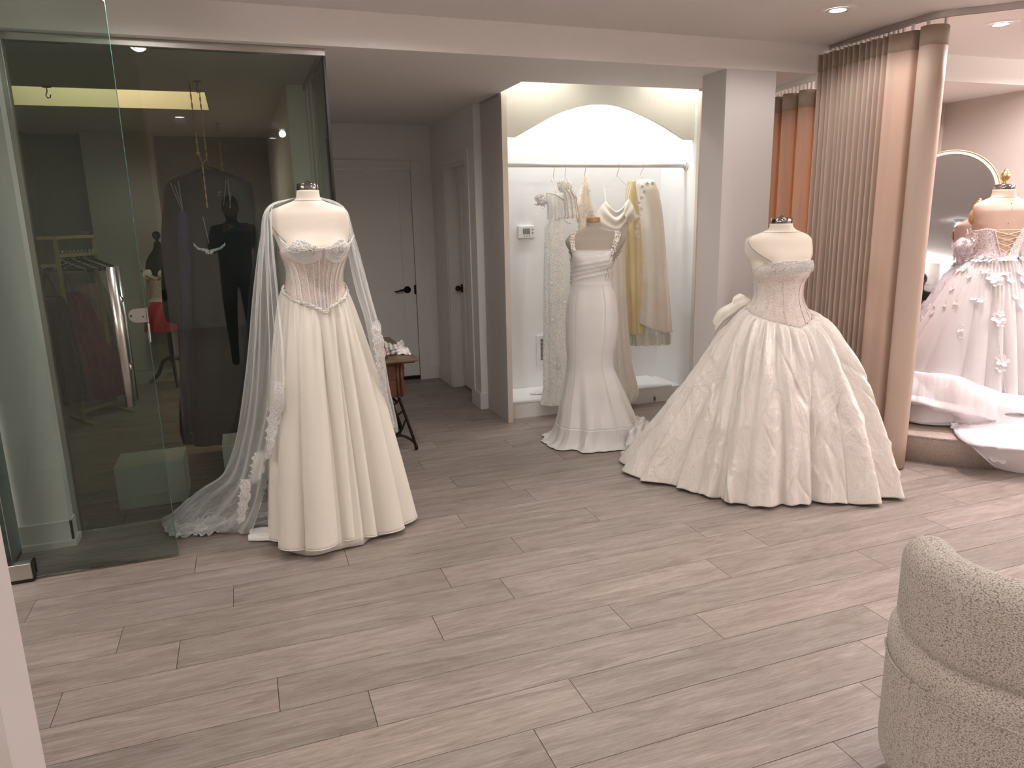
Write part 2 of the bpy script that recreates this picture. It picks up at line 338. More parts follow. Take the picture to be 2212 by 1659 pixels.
def catmull(P, n, closed=False):
    # P (k, d) -> (n, d) smooth interpolation
    P = np.asarray(P, float); k = len(P)
    if closed: t = np.linspace(0, k, n, endpoint=False)
    else: t = np.linspace(0, k-1, n)
    i = np.floor(t).astype(int)
    if not closed: i = np.minimum(i, k-2)
    f = (t-i)[:, None] if P.ndim == 2 else (t-i)[:, None, None]
    if closed: g = lambda q: P[(i+q) % k]
    else: g = lambda q: P[np.clip(i+q, 0, k-1)]
    a, b_, c, d = g(-1), g(0), g(1), g(2)
    return 0.5*((2*b_)+(-a+c)*f+(2*a-5*b_+4*c-d)*f**2+(-a+3*b_-3*c+d)*f**3)
def herm(xs, ys, x):
    # monotone-ish smooth interpolation of table ys(xs), xs ascending
    xs = np.asarray(xs, float); ys = np.asarray(ys, float); x = np.clip(np.asarray(x, float), xs[0], xs[-1])
    d = np.diff(ys)/np.diff(xs); m = np.zeros(len(xs)); m[0] = d[0]; m[-1] = d[-1]
    for i in range(1, len(xs)-1): m[i] = 0 if d[i-1]*d[i] <= 0 else 2*d[i-1]*d[i]/(d[i-1]+d[i])
    i = np.clip(np.searchsorted(xs, x)-1, 0, len(xs)-2); h = xs[i+1]-xs[i]; t = (x-xs[i])/h
    return (2*t**3-3*t**2+1)*ys[i]+(t**3-2*t**2+t)*h*m[i]+(-2*t**3+3*t**2)*ys[i+1]+(t**3-t**2)*h*m[i+1]
def polar(tab, th):
    # tab = [(deg, r)] ascending within -180..180, periodic
    a = np.array([radians(q[0]) for q in tab]); r = np.array([q[1] for q in tab])
    a = np.concatenate([a[-2:]-2*pi, a, a[:2]+2*pi]); r = np.concatenate([r[-2:], r, r[:2]])
    th = (np.asarray(th)+pi) % (2*pi)-pi; return herm(a, r, th)
def surf(P, nu, nv, disp=None):
    # P (ku, kv, 3) control net -> smooth (nu, nv, 3); disp(u, v) = offset along the normal
    P = np.asarray(P, float); Q = catmull(P, nu); Q = np.transpose(catmull(np.transpose(Q, (1, 0, 2)), nv), (1, 0, 2))
    if disp is not None:
        du = np.gradient(Q, axis=0); dv = np.gradient(Q, axis=1); n = np.cross(du, dv); n /= np.linalg.norm(n, axis=2, keepdims=True)+1e-9
        u, v = np.meshgrid(np.linspace(0, 1, nu), np.linspace(0, 1, nv), indexing='ij'); Q = Q+n*disp(u, v)[..., None]
    return Q
def fold(th, n, s=0, p=1.0, w=0.7):
    c = np.cos(n*th+w*np.sin(3*th+s)+0.6*w*np.sin(5*th+2.1*s+1)+s); return np.sign(c)*np.abs(c)**p
class Form:
    """A body or garment read off the photograph row by row: height, left and right outline, depth to front and back."""
    def __init__(s, ax, rows, zmin=None):
        s.ax = np.array([ax[0], ax[1], 0.0]); z = []; c = []; a = []; f = []; b = []
        for r in rows:
            L = WL(r[1], r[0], ax); R = WL(r[2], r[0], ax); mid = (L+R)/2
            z.append(mid[2]); c.append((mid-s.ax)@LAT); a.append(np.linalg.norm(R-L)/2); f.append(r[3]); b.append(r[4] if len(r) > 4 else r[3])
        o = np.argsort(z); s.z = np.array(z)[o]; s.c = np.array(c)[o]; s.a = np.array(a)[o]; s.f = np.array(f)[o]; s.b = np.array(b)[o]; s.face = 0; s.bust = None; s.plate = None
    def zat(s, y): return WL(s.px0 if hasattr(s, 'px0') else 1106, y, s.ax)[2]
    def pt(s, th, z, off=0.0):
        th = np.asarray(th, float); z = np.asarray(z, float) + 0*th; th = th + 0*z
        c = herm(s.z, s.c, z); a = herm(s.z, s.a, z)+off; f = herm(s.z, s.f, z)+off; b = herm(s.z, s.b, z)+off
        st, ct = np.sin(th), np.cos(th); d = np.where(ct > 0, f, b)
        fr = d*np.sign(ct)*np.abs(ct)**0.92; la = a*np.sign(st)*np.abs(st)**0.92
        if s.plate:
            sd, zt_, zb_, ta, tb, k = s.plate; u = np.clip((zt_-z)/(zt_-zb_), -.2, 1.3); ts = ta+(tb-ta)*np.clip(u, 0, 1)**1.25; q = np.clip((sd*th-ts)/.28, 0, 1)*np.clip((u+.05)/.2, 0, 1)*np.clip((1.3-u)/.3, 0, 1)*np.clip((2.2-sd*th)/.4, 0, 1)
            fr = fr-k*q*np.maximum(ct, 0)**.5
        if s.bust:
            zb, am, sep, wz = s.bust
            for sg in (-1, 1):
                q = (th-s.face-sg*sep+pi) % (2*pi)-pi; g = am*np.exp(-(q/0.38)**2-((z-zb)/wz)**2); la = la+g*np.sin(th); fr = fr+g*np.cos(th)
        return s.ax+LAT*(c+la)[..., None]-BACK*fr[..., None]+np.array([0, 0, 1.])*z[..., None]
    def shell(s, zt, zb, nth=96, nz=40, off=0.0, disp=None, t0=-pi, t1=pi, wrap=True, pw=1.0):
        th = np.linspace(t0, t1, nth, endpoint=not wrap); T = zt(th) if callable(zt) else np.full(nth, zt); B = zb(th) if callable(zb) else np.full(nth, zb)
        v = np.linspace(0, 1, nz)**pw; Z = T[None]*(1-v[:, None])+B[None]*v[:, None]; TH = np.repeat(th[None], nz, 0)
        o = off+(disp(TH, Z, v[:, None]+0*TH) if disp is not None else 0); return s.pt(TH, Z, o)
# ================================================================== THE ROOM
def struct(name, mb, m, parent=None, bev=0):
    o = mb.build(name, m, parent)
    if parent is None: o['kind'] = 'structure'
    if bev: bevel(o, bev)
    return o
# floor slab and its planks (1.252 m long, 185.5 mm wide, joints where the photograph has them)
fl = struct('floor', MB().box(-3.2, 7.4, -3.8, 8.4, -0.12, -0.0035), 'grout')
JO = {-9: 1.129, -8: 1.593, -7: .938, -6: 1.802, -5: 1.044, -4: 1.312, -3: 0.13, -2: .929, -1: .324, 0: 1.091, 1: .695, 2: .907, 3: .563, 4: 1.232, 5: .256, 6: .89, 7: 1.942, 8: 1.76, 9: 1.476, -10: 1.882, -11: 1.32}
PL, PW = 1.252, 0.1855
pme = bpy.data.meshes.new('plank'); mb = MB(); mb.box(0, 1, 0, 1, -1, 0); pme.from_pydata(mb.v, [], mb.f); pme.materials.append(M['oak_plank'])
np_ = 0
for k in range(-27, 12):
    y1 = 3.078-PW*k; off = JO.get(k, random.uniform(0, PL)) % PL
    xa, xb = (-1.5, 5.0) if y1 < 5.2 else (-1.9, 1.9)
    if 3.0 < y1 < 4.6: xb = 5.0
    x = off-PL*4
    while x+PL < xa: x += PL
    while x < xb:
        o = bpy.data.objects.new('plank', pme); COL.objects.link(o); o.parent = fl
        o.location = (x+0.0012, y1-PW+0.0012, 0); o.scale = (PL-0.0024, PW-0.0024, 0.004); x += PL; np_ += 1
# the rest of the boards, out past the edges of the picture, in one piece
mb = MB()
for k in range(-29, 40):
    y1 = 3.078-PW*k
    def seg(a, b_):
        x = a
        while x < b_-0.01: mb.box(x+0.001, min(x+PL, b_)-0.001, y1-PW+0.001, y1-0.001, -0.004, 0.0); x += PL
    if k >= 12: seg(-3.1, 7.3)
    elif y1 < 5.2: off = JO.get(k, 0) % PL; seg(6.3, 7.3)
o = mb.build('plank_field', 'oak_plank', fl, kind='stuff')
# ceilings
c = MB(); c.box(-3.2, 7.4, -3.8, 3.86, CEIL, 3.0); struct('ceiling', c, 'paint_ceiling')
c = MB()
c.box(-3.2, 1.753, 3.86, 4.52, SOF, 3.0); c.box(1.753, 7.4, 3.86, 4.52, SOF, 3.0)                  # the lowered band behind the header
c.box(-0.11, 1.753, 4.52, 8.4, SOF, 3.0); c.box(-3.2, -0.11, 4.52, 5.36, SOF, 3.0); c.box(-3.2, -0.11, 6.15, 8.4, SOF, 3.0); c.box(-3.2, -0.11, 5.36, 6.15, 2.86, 3.0)
c.box(1.753, 3.36, 4.52, 5.6, 2.80, 3.0); c.box(3.36, 7.4, 4.52, 5.6, SOF, 3.0)
struct('ceiling', c, 'paint_ceiling')
c = MB(); c.box(-3.2, -0.112, 6.146, 6.15, SOF-0.001, 2.86); c.box(-0.114, -0.11, 5.36, 6.15, SOF-0.001, 2.86); struct('trim_1', c, 'paint_cream')
# walls of the main room
struct('wall_back', MB().box(-3.2, 7.4, -3.9, -3.8, 0, 3.0), 'paint_wall')
struct('wall_left', MB().box(-3.3, -3.2, -3.8, 3.82, 0, 3.0), 'paint_wall')
struct('wall_right', MB().box(7.4, 7.5, -3.8, 5.6, 0, 3.0), 'paint_beige')
# near wall end by the camera
nw = G(100, 1655, 0.25); 
struct('wall_near', MB().box(-1.6, -0.55, 1.60, 1.79, 0, CEIL), 'paint_wall')
# column left of the glass front, with its two-step baseboard
struct('wall_column', MB().box(-3.2, -0.894, 3.828, 4.02, 0, SOF+0.02), 'paint_white')
b1 = MB(); b1.box(-3.2, -0.884, 3.816, 3.828, 0.028, 0.125); b1.box(-0.894, -0.884, 3.828, 3.905, 0.028, 0.125)
b1.box(-3.2, -0.872, 3.800, 3.816, 0, 0.03); b1.box(-0.884, -0.872, 3.816, 3.915, 0, 0.03); b1.box(-0.894, -0.884, 3.816, 3.828, 0.0, 0.125)
struct('baseboard_left', b1, 'paint_trim')
# pillar between the niche and the fitting room, header over the opening
struct('wall_pillar', MB().box(2.782, 3.14, 3.861, 4.10, 0, SOF), 'paint_wall')
# dark fitting room behind the glass
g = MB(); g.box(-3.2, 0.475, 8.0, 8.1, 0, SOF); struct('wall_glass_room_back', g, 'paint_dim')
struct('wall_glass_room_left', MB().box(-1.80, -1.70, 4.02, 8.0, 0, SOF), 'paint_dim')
struct('wall_glass_room_pier', MB().box(-1.25, -0.66, 7.78, 8.0, 0, SOF), 'paint_beige')
struct('baseboard_glass_room', MB().box(-1.7, 0.35, 7.76, 7.78, 0, 0.12).box(-1.27, -0.64, 7.755, 7.775, 0, 0.12), 'paint_beige')
w = MB(); w.box(0.36, 0.475, 4.95, 8.0, 0, SOF); struct('wall_corridor_left', w, 'paint_white')
# corridor
w = MB(); x0, x1 = 0.828, 1.515
w.box(0.475, x0-0.02, 6.75, 6.9, 0, SOF); w.box(x1+0.02, 1.90, 6.75, 6.9, 0, SOF); w.box(x0-0.02, x1+0.02, 6.75, 6.9, 1.955, SOF); struct('wall_corridor_back', w, 'paint_white')
w = MB(); w.box(1.711, 1.79, 5.441, 5.675, 0, SOF); w.box(1.79, 1.86, 5.61, 5.675, 0, SOF); w.box(1.711, 1.86, 6.30, 6.75, 0, SOF); w.box(1.711, 1.86, 5.675, 6.30, 1.94, SOF); struct('wall_corridor_right', w, 'paint_white')
d = empty('door_1', (1.17, 6.8, 0)); d['kind'] = 'structure'
def shaker(name, parent, ax, a0, a1, z0, z1, p0, p1, m, inset=0.11):
    mb = MB()
    def bx(u0, u1, w0, w1, d0, d1):
        if ax == 'x': mb.box(u0, u1, d0, d1, w0, w1)
        else: mb.box(d0, d1, u0, u1, w0, w1)
    bx(a0, a1, z0, z1, p0+(p1-p0)*0.25, p1); i = inset
    bx(a0, a0+i, z0, z1, p0, p0+(p1-p0)*.25); bx(a1-i, a1, z0, z1, p0, p0+(p1-p0)*.25); bx(a0+i, a1-i, z1-i, z1, p0, p0+(p1-p0)*.25); bx(a0+i, a1-i, z0, z0+i*1.6, p0, p0+(p1-p0)*.25)
    o = mb.build(name, m, parent); return o
shaker('door_leaf', d, 'x', x0+0.003, x1-0.003, 0.045, 1.940, 6.758, 6.798, 'paint_white')
lv = MB(); lv.lathe([(0.033, 0), (0.033, 0.008), (0.012, 0.012), (0.012, 0.035)], (0, 0, 0), 20); 
lvv = MB()
for p in lv.v: lvv.v.append((1.432+p[0], 6.757-p[2], 0.864+p[1]))
lvv.f = lv.f; lvv.mi = lv.mi; lvv.tube([(1.432, 6.72, .864), (1.40, 6.715, .868), (1.36, 6.715, .862), (1.325, 6.72, .852), (1.305, 6.722, .856)], [.009, .010, .009, .007, .004], 8)
lvv.build('door_lever', 'bronze', d, True, fix=True)
MB().box(1.497, 1.514, 6.744, 6.756, 0.82, 0.905).build('strike_plate', 'bronze', d)
cs = MB(); cs.box(x0-0.095, x0, 6.735, 6.75, 0, 2.02); cs.box(x1, x1+0.095, 6.735, 6.75, 0, 2.02); cs.box(x0, x1, 6.735, 6.75, 1.943, 2.02); bevel(cs.build('casing', 'paint_trim', d), 0.003)
MB().box(x0, x1, 6.742, 6.76, 0.012, 0.040).build('threshold', 'bronze', d)
adopt(d)
d = empty('door_2', (1.83, 6.0, 0)); d['kind'] = 'structure'
shaker('door_leaf', d, 'y', 5.69, 6.285, 0.02, 1.925, 1.812, 1.848, 'paint_white')
cs = MB(); cs.box(1.70, 1.711, 5.585, 5.675, 0, 2.02); cs.box(1.70, 1.711, 6.30, 6.39, 0, 2.02); cs.box(1.70, 1.711, 5.675, 6.30, 1.94, 2.02); cs.box(1.711, 1.812, 6.285, 6.30, 0, 1.94); cs.box(1.711, 1.812, 5.675, 5.69, 0, 1.94); cs.box(1.711, 1.812, 5.69, 6.285, 1.928, 1.94)
bevel(cs.build('casing', 'paint_trim', d), 0.003)
kn = MB(); kn.ball((1.775, 6.235, 0.90), 0.026, 1); kn.tube([(1.812, 6.235, .90), (1.775, 6.235, .90)], 0.012, 10); kn.box(1.806, 1.813, 6.205, 6.265, 0.865, 0.935); kn.build('door_knob', 'bronze', d)
adopt(d)
bb = MB(); bb.box(x1+0.095, 1.700, 6.735, 6.75, 0, 0.125); bb.box(0.475, x0-0.095, 6.735, 6.75, 0, 0.125); struct('baseboard_back', bb, 'paint_trim', bev=0.003)
bb = MB(); bb.box(1.699, 1.711, 6.39, 6.735, 0, 0.125); bb.box(1.697, 1.711, 5.44, 5.585, 0, 0.13); bb.box(1.697, 1.765, 5.425, 5.44, 0, 0.13); struct('baseboard_right', bb, 'paint_trim', bev=0.003)
# niche
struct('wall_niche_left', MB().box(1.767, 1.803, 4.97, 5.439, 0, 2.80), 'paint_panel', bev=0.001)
struct('trim_2', MB().box(1.766, 1.805, 4.963, 4.970, 0, SOF), 'melamine_edge')
struct('wall_niche_back', MB().box(1.795, 3.45, 5.445, 5.60, 0, 2.80), 'paint_niche')
struct('wall_niche_right', MB().box(3.32, 3.36, 4.93, 5.445, 0, 2.80), 'paint_niche', bev=0.001)
struct('trim_3', MB().box(3.31, 3.40, 4.895, 4.93, 0, 2.80), 'melamine_edge')
st = MB(); st.box(3.40, 4.0, 4.66, 4.89, 0, 2.80); struct('wall_niche_return', st, 'paint_white')
struct('wall_niche_front_upper', MB().box(1.753, 3.45, 4.52, 4.535, SOF, 2.80), 'paint_white')
lg = MB(); lg.box(1.805, 3.318, 5.052, 5.443, 0, 0.118); struct('trim_4', lg, 'paint_white')
lt = MB(); lt.box(1.805, 3.225, 5.044, 5.443, 0.118, 0.135); struct('trim_5', lt, 'paint_niche', bev=0.002)
# arched front of the niche
ax0, ax1, zt_, zb_ = 1.805, 3.318, 2.62, 2.045
apts = [W(px, py, 5.0) for px, py in ((1112, 297), (1150, 275), (1200, 248), (1240, 234), (1270, 227.5), (1295, 226), (1322, 228), (1350, 235), (1390, 252), (1435, 276), (1475, 302))]
arc = catmull(np.array([[p[0], p[2]] for p in apts]), 60)
poly = [(ax0, zb_)]+[tuple(p) for p in arc]+[(ax1, zb_), (ax1, zt_), (ax0, zt_)]
mb = MB(); lo = poly[:-2]; n = len(lo)
V = [(x, 4.985, z) for x, z in lo]+[(x, 4.985, zt_) for x, z in lo]+[(x, 5.005, z) for x, z in lo]+[(x, 5.005, zt_) for x, z in lo]
F = []
for i in range(n-1): F += [(i, i+1, n+i+1, n+i), (2*n+i+1, 2*n+i, 3*n+i, 3*n+i+1), (i+1, i, 2*n+i, 2*n+i+1)]
mb.add(V, F); vo = mb.build('trim_6', 'paint_valance', kind='structure')
# thermostat
t = empty('thermostat', W(1135, 501, 5.44), 'white wall thermostat with a grey display beside the hanging lace gown', 'thermostat')
a = W(1118, 488, 5.44); b2 = W(1153, 514, 5.44)
bevel(MB().box(a[0], b2[0], 5.418, 5.445, b2[2], a[2]).build('housing', 'plastic_white', t), 0.006, 3)
w_ = b2[0]-a[0]; h_ = a[2]-b2[2]
MB().box(a[0]+w_*.27, a[0]+w_*.70, 5.4155, 5.419, a[2]-h_*.66, a[2]-h_*.22).build('display', 'lcd', t)
for i in range(3):
    q = MB(); q.lathe([(0.004, 0), (0.004, 0.003)], n=10); r = MB(); r.v = [(a[0]+w_*(.36+.15*i)+p[0], 5.418-p[2], b2[2]+h_*.16+p[1]) for p in q.v]; r.f = q.f; r.mi = q.mi; r.build('button', 'taupe_cloth', t, fix=True)
for i in range(2): MB().box(a[0]+w_*.84, a[0]+w_*.90, 5.4155, 5.419, a[2]-h_*(.38+.26*i), a[2]-h_*(.26+.26*i)).build('button', 'taupe_cloth', t)
adopt(t)
t = empty('air_register', W(1175, 755, 5.44), 'white slotted air register low on the niche back wall', 'vent')
a = W(1158, 725, 5.44); b2 = W(1196, 787, 5.44)
bevel(MB().box(a[0], b2[0], 5.434, 5.445, b2[2], a[2]).build('plate', 'plastic_white', t), 0.002)
z = a[2]-0.03
for i in range(17): MB().box(a[0]+.035, b2[0]-.012, 5.431, 5.4345, z-0.005, z).build('slot', 'plastic_dark', t); z -= 0.0105
adopt(t)
t = empty('outlet', (3.07, 5.05, 0.04), 'small scuffed metal bracket on the ledge front, right of the mermaid gown', 'bracket')
MB().box(3.06, 3.078, 5.046, 5.052, 0.006, 0.052).build('plate', 'steel_dull', t); MB().box(3.064, 3.074, 5.044, 5.047, 0.02, 0.04).build('slot', 'plastic_dark', t); adopt(t); t.name = 'bracket'
# header soffit stub peg on the pillar reveal
pg = MB(); p_ = W(1514, 194, 4.08); pg.tube([p_+np.array([-.012, 0, 0]), p_+np.array([.012, 0, 0])], 0.008, 10); o = pg.build('wall_peg', 'plastic_white'); tag(o, 'tiny white peg high on the pillar beside the arch', 'peg')
struct('added_cove_ledge', MB().box(-3.2, -2.90, -3.4, 2.6, 2.02, 2.06).box(-2.92, -2.90, -3.4, 2.6, 2.06, 2.13).box(7.10, 7.4, -3.4, 2.6, 2.02, 2.06).box(7.10, 7.12, -3.4, 2.6, 2.06, 2.13), 'paint_trim')  # made-up cove ledges that carry the added ceiling fill lamps
# fitting room: walls, sloping bulkhead
struct('wall_fitting_back', MB().box(4.0, 7.4, 4.66, 4.80, 0, 2.8), 'paint_beige')
A_ = [X(2090, 218, 5.3), X(2155, 265, 5.3), X(2212, 273, 5.3)]
struct('wall_fitting_right', MB().box(5.48, 5.6, 3.2, 4.66, 0, SOF), 'paint_beige')
bk = MB(); yz = [(4.59, SOF), (A_[0][1], SOF), (A_[1][1], A_[1][2]), (A_[2][1], A_[2][2]), (A_[2][1]-1.2, A_[2][2]-0.03), (A_[2][1]-1.2, SOF)]
yz = [(4.0, SOF-0.001), (3.7, SOF-0.30), (3.35, SOF-0.36), (2.9, SOF-0.37), (2.9, SOF-0.001)]
# glass front: head rail, posts, sill
gf = empty('window_1', (-0.2, 3.94, 0)); gf['kind'] = 'structure'
MB().box(-0.877, 0.475, 3.934, 3.946, 0.022, 2.29).build('glass_pane', 'glass_tinted', gf)
bevel(MB().box(-0.894, 0.485, 3.918, 3.962, 2.291, SOF-0.001).build('head_rail', 'steel_dull', gf), 0.002)
bevel(MB().box(-0.89, 0.475, 3.925, 3.955, 0.0, 0.022).build('sill_rail', 'steel_dull', gf), 0.002)
bevel(MB().box(-0.894, -0.872, 3.912, 3.966, 0.03, 2.291).build('side_channel', 'steel_dull', gf), 0.002)
MB().box(0.4755, 0.487, 3.930, 3.950, 0.02, 2.291).build('edge_seal', 'black_gasket', gf); adopt(gf)
gs = empty('window_2', (0.48, 4.45, 0)); gs['kind'] = 'structure'
MB().box(0.470, 0.482, 3.952, 4.95, 0.022, 2.29).build('glass_pane', 'glass_tinted', gs); MB().box(0.462, 0.49, 3.965, 4.95, 2.291, SOF-.001).build('head_rail', 'steel_dull', gs); MB().box(0.462, 0.49, 3.965, 4.95, 0, .022).build('sill_rail', 'steel_dull', gs); adopt(gs)
gl = empty('window_3', (-1.11, 3.64, 0)); gl['kind'] = 'structure'
MB().box(-1.118, -1.108, 3.50, 3.80, 0.022, CEIL).build('glass_pane', 'glass_door', gl); MB().box(-1.108, -1.102, 3.494, 3.808, 0.0, CEIL).build('edge_seal', 'glass_edge', gl)
MB().box(-1.122, -1.102, 3.50, 3.80, 0, .022).build('sill_rail', 'steel_dull', gl); adopt(gl)
gl.children[1].data.transform(Matrix.Identity(4))
# open glass door
d = empty('door_3', (-1.02, 3.475, 0)); d['kind'] = 'structure'
DY0, DY1 = 3.470, 3.480
MB().box(-1.05, -0.403, DY0, DY1, 0.012, 2.475).build('glass_pane', 'glass_door', d)
MB().box(-0.4035, -0.4015, DY0, DY1, 0.012, 2.475).build('glass_edge', 'glass_edge', d)
def bar_handle(y, top, bot):
    mb = MB(); mb.tube([top, bot], 0.0185, 20); return mb
ha, hb = W(245, 577, 3.415), W(277, 878, 3.415); hx = (ha[0]+hb[0])/2
for yy, nme in ((3.415, 'pull_bar'), (3.535, 'pull_bar')):
    z1_, z0_ = (ha[2], hb[2]) if yy < 3.47 else (W(256, 575, 3.535)[2], W(293, 862, 3.535)[2])
    h_ = MB().tube([(hx, yy, z1_), (hx, yy, z0_)], 0.0185, 24).build(nme, 'steel', d)
    for p in h_.data.polygons: p.use_smooth = len(p.vertices) == 4
for z_ in (1.195, 0.906): MB().tube([(hx, 3.40, z_), (hx, 3.55, z_)], 0.012, 14).tube([(hx, 3.455, z_), (hx, 3.495, z_)], 0.019, 14).build('standoff', 'steel', d, True)
la, lb = W(275, 668, 3.46), W(317, 696, 3.46); zc = (la[2]+lb[2])/2; rr_ = (la[2]-lb[2])/2
poly = [(lb[0]+.002, zc-rr_)]+[(lb[0]+.002, zc+rr_)]+[(la[0]+rr_+rr_*cos(t_), zc+rr_*sin(t_)) for t_ in np.linspace(pi/2, 3*pi/2, 14)]
mb = MB().prism(poly, 1, 3.462, 3.469); bevel(mb.build('lock_plate', 'steel', d, fix=True), 0.001)
MB().box(lb[0]+.0035, lb[0]+.009, 3.46, 3.49, zc-rr_, zc+rr_).build('lock_flange', 'steel', d)
for dx, dz, r_ in ((rr_*.35, 0, .005), (rr_*1.9, rr_*.0-.006, .0035)): MB().tube([(la[0]+dx, 3.4615, zc+dz), (la[0]+dx, 3.458, zc+dz)], r_, 10).build('screw', 'plastic_dark', d)
bevel(MB().box(-1.075, -0.978, 3.452, 3.50, 0.016, 0.088).build('pivot_fitting', 'steel', d), 0.003); MB().box(-1.075, -0.975, 3.455, 3.497, 0.0, 0.016).build('pivot_base', 'black_gasket', d); MB().box(-0.977, -0.968, 3.458, 3.495, 0.03, 0.095).build('pivot_seal', 'black_gasket', d)
adopt(d)
# ceiling downlights you can see, the rest of their row, and added fill ones past the frame
def downlight(x, y, label, disc='lamp_disc', z=CEIL, s=1.0):
    t = empty('downlight', (x, y, z), label, 'ceiling light')
    mb = MB().lathe([(.062*s, -.004), (.075*s, -.006), (.088*s, -.002), (.09*s, 0.0)], (x, y, z), 36, capb=False, capt=False); mb.build('trim_ring', 'plastic_white', t, True)
    MB().lathe([(.040*s, -.006), (.062*s, -.0045)], (x, y, z), 28, capb=False, capt=False).build('gimbal_ring', 'plastic_white', t)
    MB().lathe([(.0401*s, -.0055), (.0401*s, -.0045)], (x, y, z), 28).build('lamp_lens', disc, t)
    for sx in (-1, 1): MB().ball((x+sx*.057*s, y, z-.0055), .003, 0).build('screw', 'plastic_dark', t)
    adopt(t); return t
downlight(2.951, 3.191, 'recessed ceiling downlight left of the curtain track, above the ball gown')
downlight(4.075, 3.172, 'recessed ceiling downlight right of the curtain, in the fitting room', 'lamp_disc_pink')
for x, y, w, c_ in DOWN:
    if (x, y) != (2.95, 3.19) and y < 3: downlight(x, y, 'added fill downlight in the main ceiling, out of frame, %s row, %s' % ({1.6: 'nearest', 0.0: 'overhead', -1.7: 'farthest'}[y], 'left' if x < 1 else 'middle' if x < 2 else 'right'))
for x, y, q in ((-0.41, 3.19, 'above the open glass door'), (0.71, 3.19, 'above the corset gown'), (1.83, 3.19, 'between the corset gown and the ball gown')): downlight(x, y, 'recessed downlight in the main ceiling '+q)
for x, y, q in ((5.19, 3.17, 'right of the lace-back gown'), (4.6, 1.6, 'behind the armchair, left'), (5.9, 1.6, 'behind the armchair, right')): downlight(x, y, 'added fitting room fill downlight '+q, 'lamp_disc_pink')
for x, y, q in ((2.05, 5.11, 'left'), (2.56, 5.11, 'centre'), (3.07, 5.11, 'right')): downlight(x, y, 'recessed downlight above the niche, hidden by its arch, at the '+q, z=2.80)
# ================================================================== MANNEQUINS AND GOWNS
def beads_on(form_fn, n, r0, r1, name, mats, parent, seed=1):
    rnd = random.Random(seed); mb = MB()
    for i in range(n):
        p, nrm = form_fn(rnd); r = rnd.uniform(r0, r1); mb.ball(p+nrm*r*0.5, r, 0, mi=rnd.randrange(len(mats)))
    return mb.build(name, mats, parent, True, kind='stuff')
def fit_hem(form, tab, th): r = polar(tab, th); return r
def skirt(form, ztop, tab, prof, amp, nth=360, nz=70, zhem=0.02, off=0.004, z_end=None, extra=None, gather=None):
    """cloth from a waistline on the form out to a hem outline on the floor. tab: hem distance by angle (0 = towards the viewer)"""
    th = np.linspace(-pi, pi, nth, endpoint=False); ZT = ztop(th); top = form.pt(th, ZT, off); rel = top-form.ax
    rh = polar(tab, th); hem = LAT*(rh*np.sin(th))[:, None]-BACK*(rh*np.cos(th))[:, None]
    t = np.linspace(0, 1, nz); P = np.zeros((nz, nth, 3)); zh = zhem(th) if callable(zhem) else np.full(nth, zhem)
    for i, q in enumerate(t):
        s = prof(q, th); s = np.asarray(s)+0*th; xy = rel[:, :2]*(1-s)[:, None]+hem[:, :2]*s[:, None]
        rr = np.linalg.norm(xy, axis=1, keepdims=True); k = 1+amp(th, q)[:, None]/np.maximum(rr, .12)*1.0
        P[i, :, :2] = form.ax[:2]+xy*k; P[i, :, 2] = ZT*(1-q)+zh*q
    if extra is not None: P = extra(P, th, t)
    P[:, :, 2] = np.maximum(P[:, :, 2], 0.006); return P
def mannequin(name, ax, form, collar, zneck, mat, label, cap='collar_steel', capz=0.03, seam=True, base=0.0, facing=0.0, knob=None, ztorso=None):
    t = empty(name, (ax[0], ax[1], base), label, 'mannequin')
    zb = form.z[0]; zt = zneck
    P = form.shell(zt, zb, 96, 90); mb = MB().grid(P[::-1], wrap=True); n = 96
    mb.f.append(tuple(range(n))[::-1]); mb.f.append(tuple(89*n+i for i in range(n)))
    o = mb.build('torso', mat, t, True)
    r = collar; L = zt; c = form.pt(np.array([0., pi]), zt).mean(0); pm = (form.pt(np.array([pi/2, -pi/2]), zt)); cx_ = pm.mean(0)
    mb = MB().lathe([(r, -0.002), (r*1.02, 0.002), (r*1.02, capz-.003), (r*.97, capz), (r*.4, capz+.003)], (cx_[0], cx_[1], L), 40); mb.build('neck_cap', cap, t, True)
    MB().tube([(cx_[0]-.012, cx_[1], L+capz+.003), (cx_[0], cx_[1], L+capz+.012), (cx_[0]+.012, cx_[1]-.004, L+capz+.005)], .003, 6).build('cap_screw', cap, t) if knob is None else None
    if seam:
        zs = zt-0.045; P = form.pt(np.linspace(-pi, pi, 60, endpoint=False), zs, 0.0008); MB().tube(list(P), 0.0010, 5, closed=True).build('neck_seam', 'taupe_cloth', t)
    # stand
    MB().tube([(ax[0], ax[1], base+.03), (ax[0], ax[1], zb+.02)], .017, 14).build('pole', 'steel_dull', t)
    st = MB()
    for k in range(3):
        a = k*2*pi/3+.4; st.tube([(ax[0], ax[1], base+.12), (ax[0]+.07*cos(a), ax[1]+.07*sin(a), base+.10), (ax[0]+.17*cos(a), ax[1]+.17*sin(a), base+.014)], .011, 8)
    st.build('stand_foot', 'steel_dull', t, True)
    return t
def arm_seam(form, t, side, zt, zb, ta, tb):
    # the seam where the arm was cut: from the shoulder point down and inwards to the top of the bodice
    u = np.linspace(0, 1, 26); z = zt+(zb-zt)*u; th = side*(ta+(tb-ta)*u**1.25)
    MB().tube(list(form.pt(th, z, 0.0006)), .0013, 5).build('arm_seam', 'taupe_cloth', t)

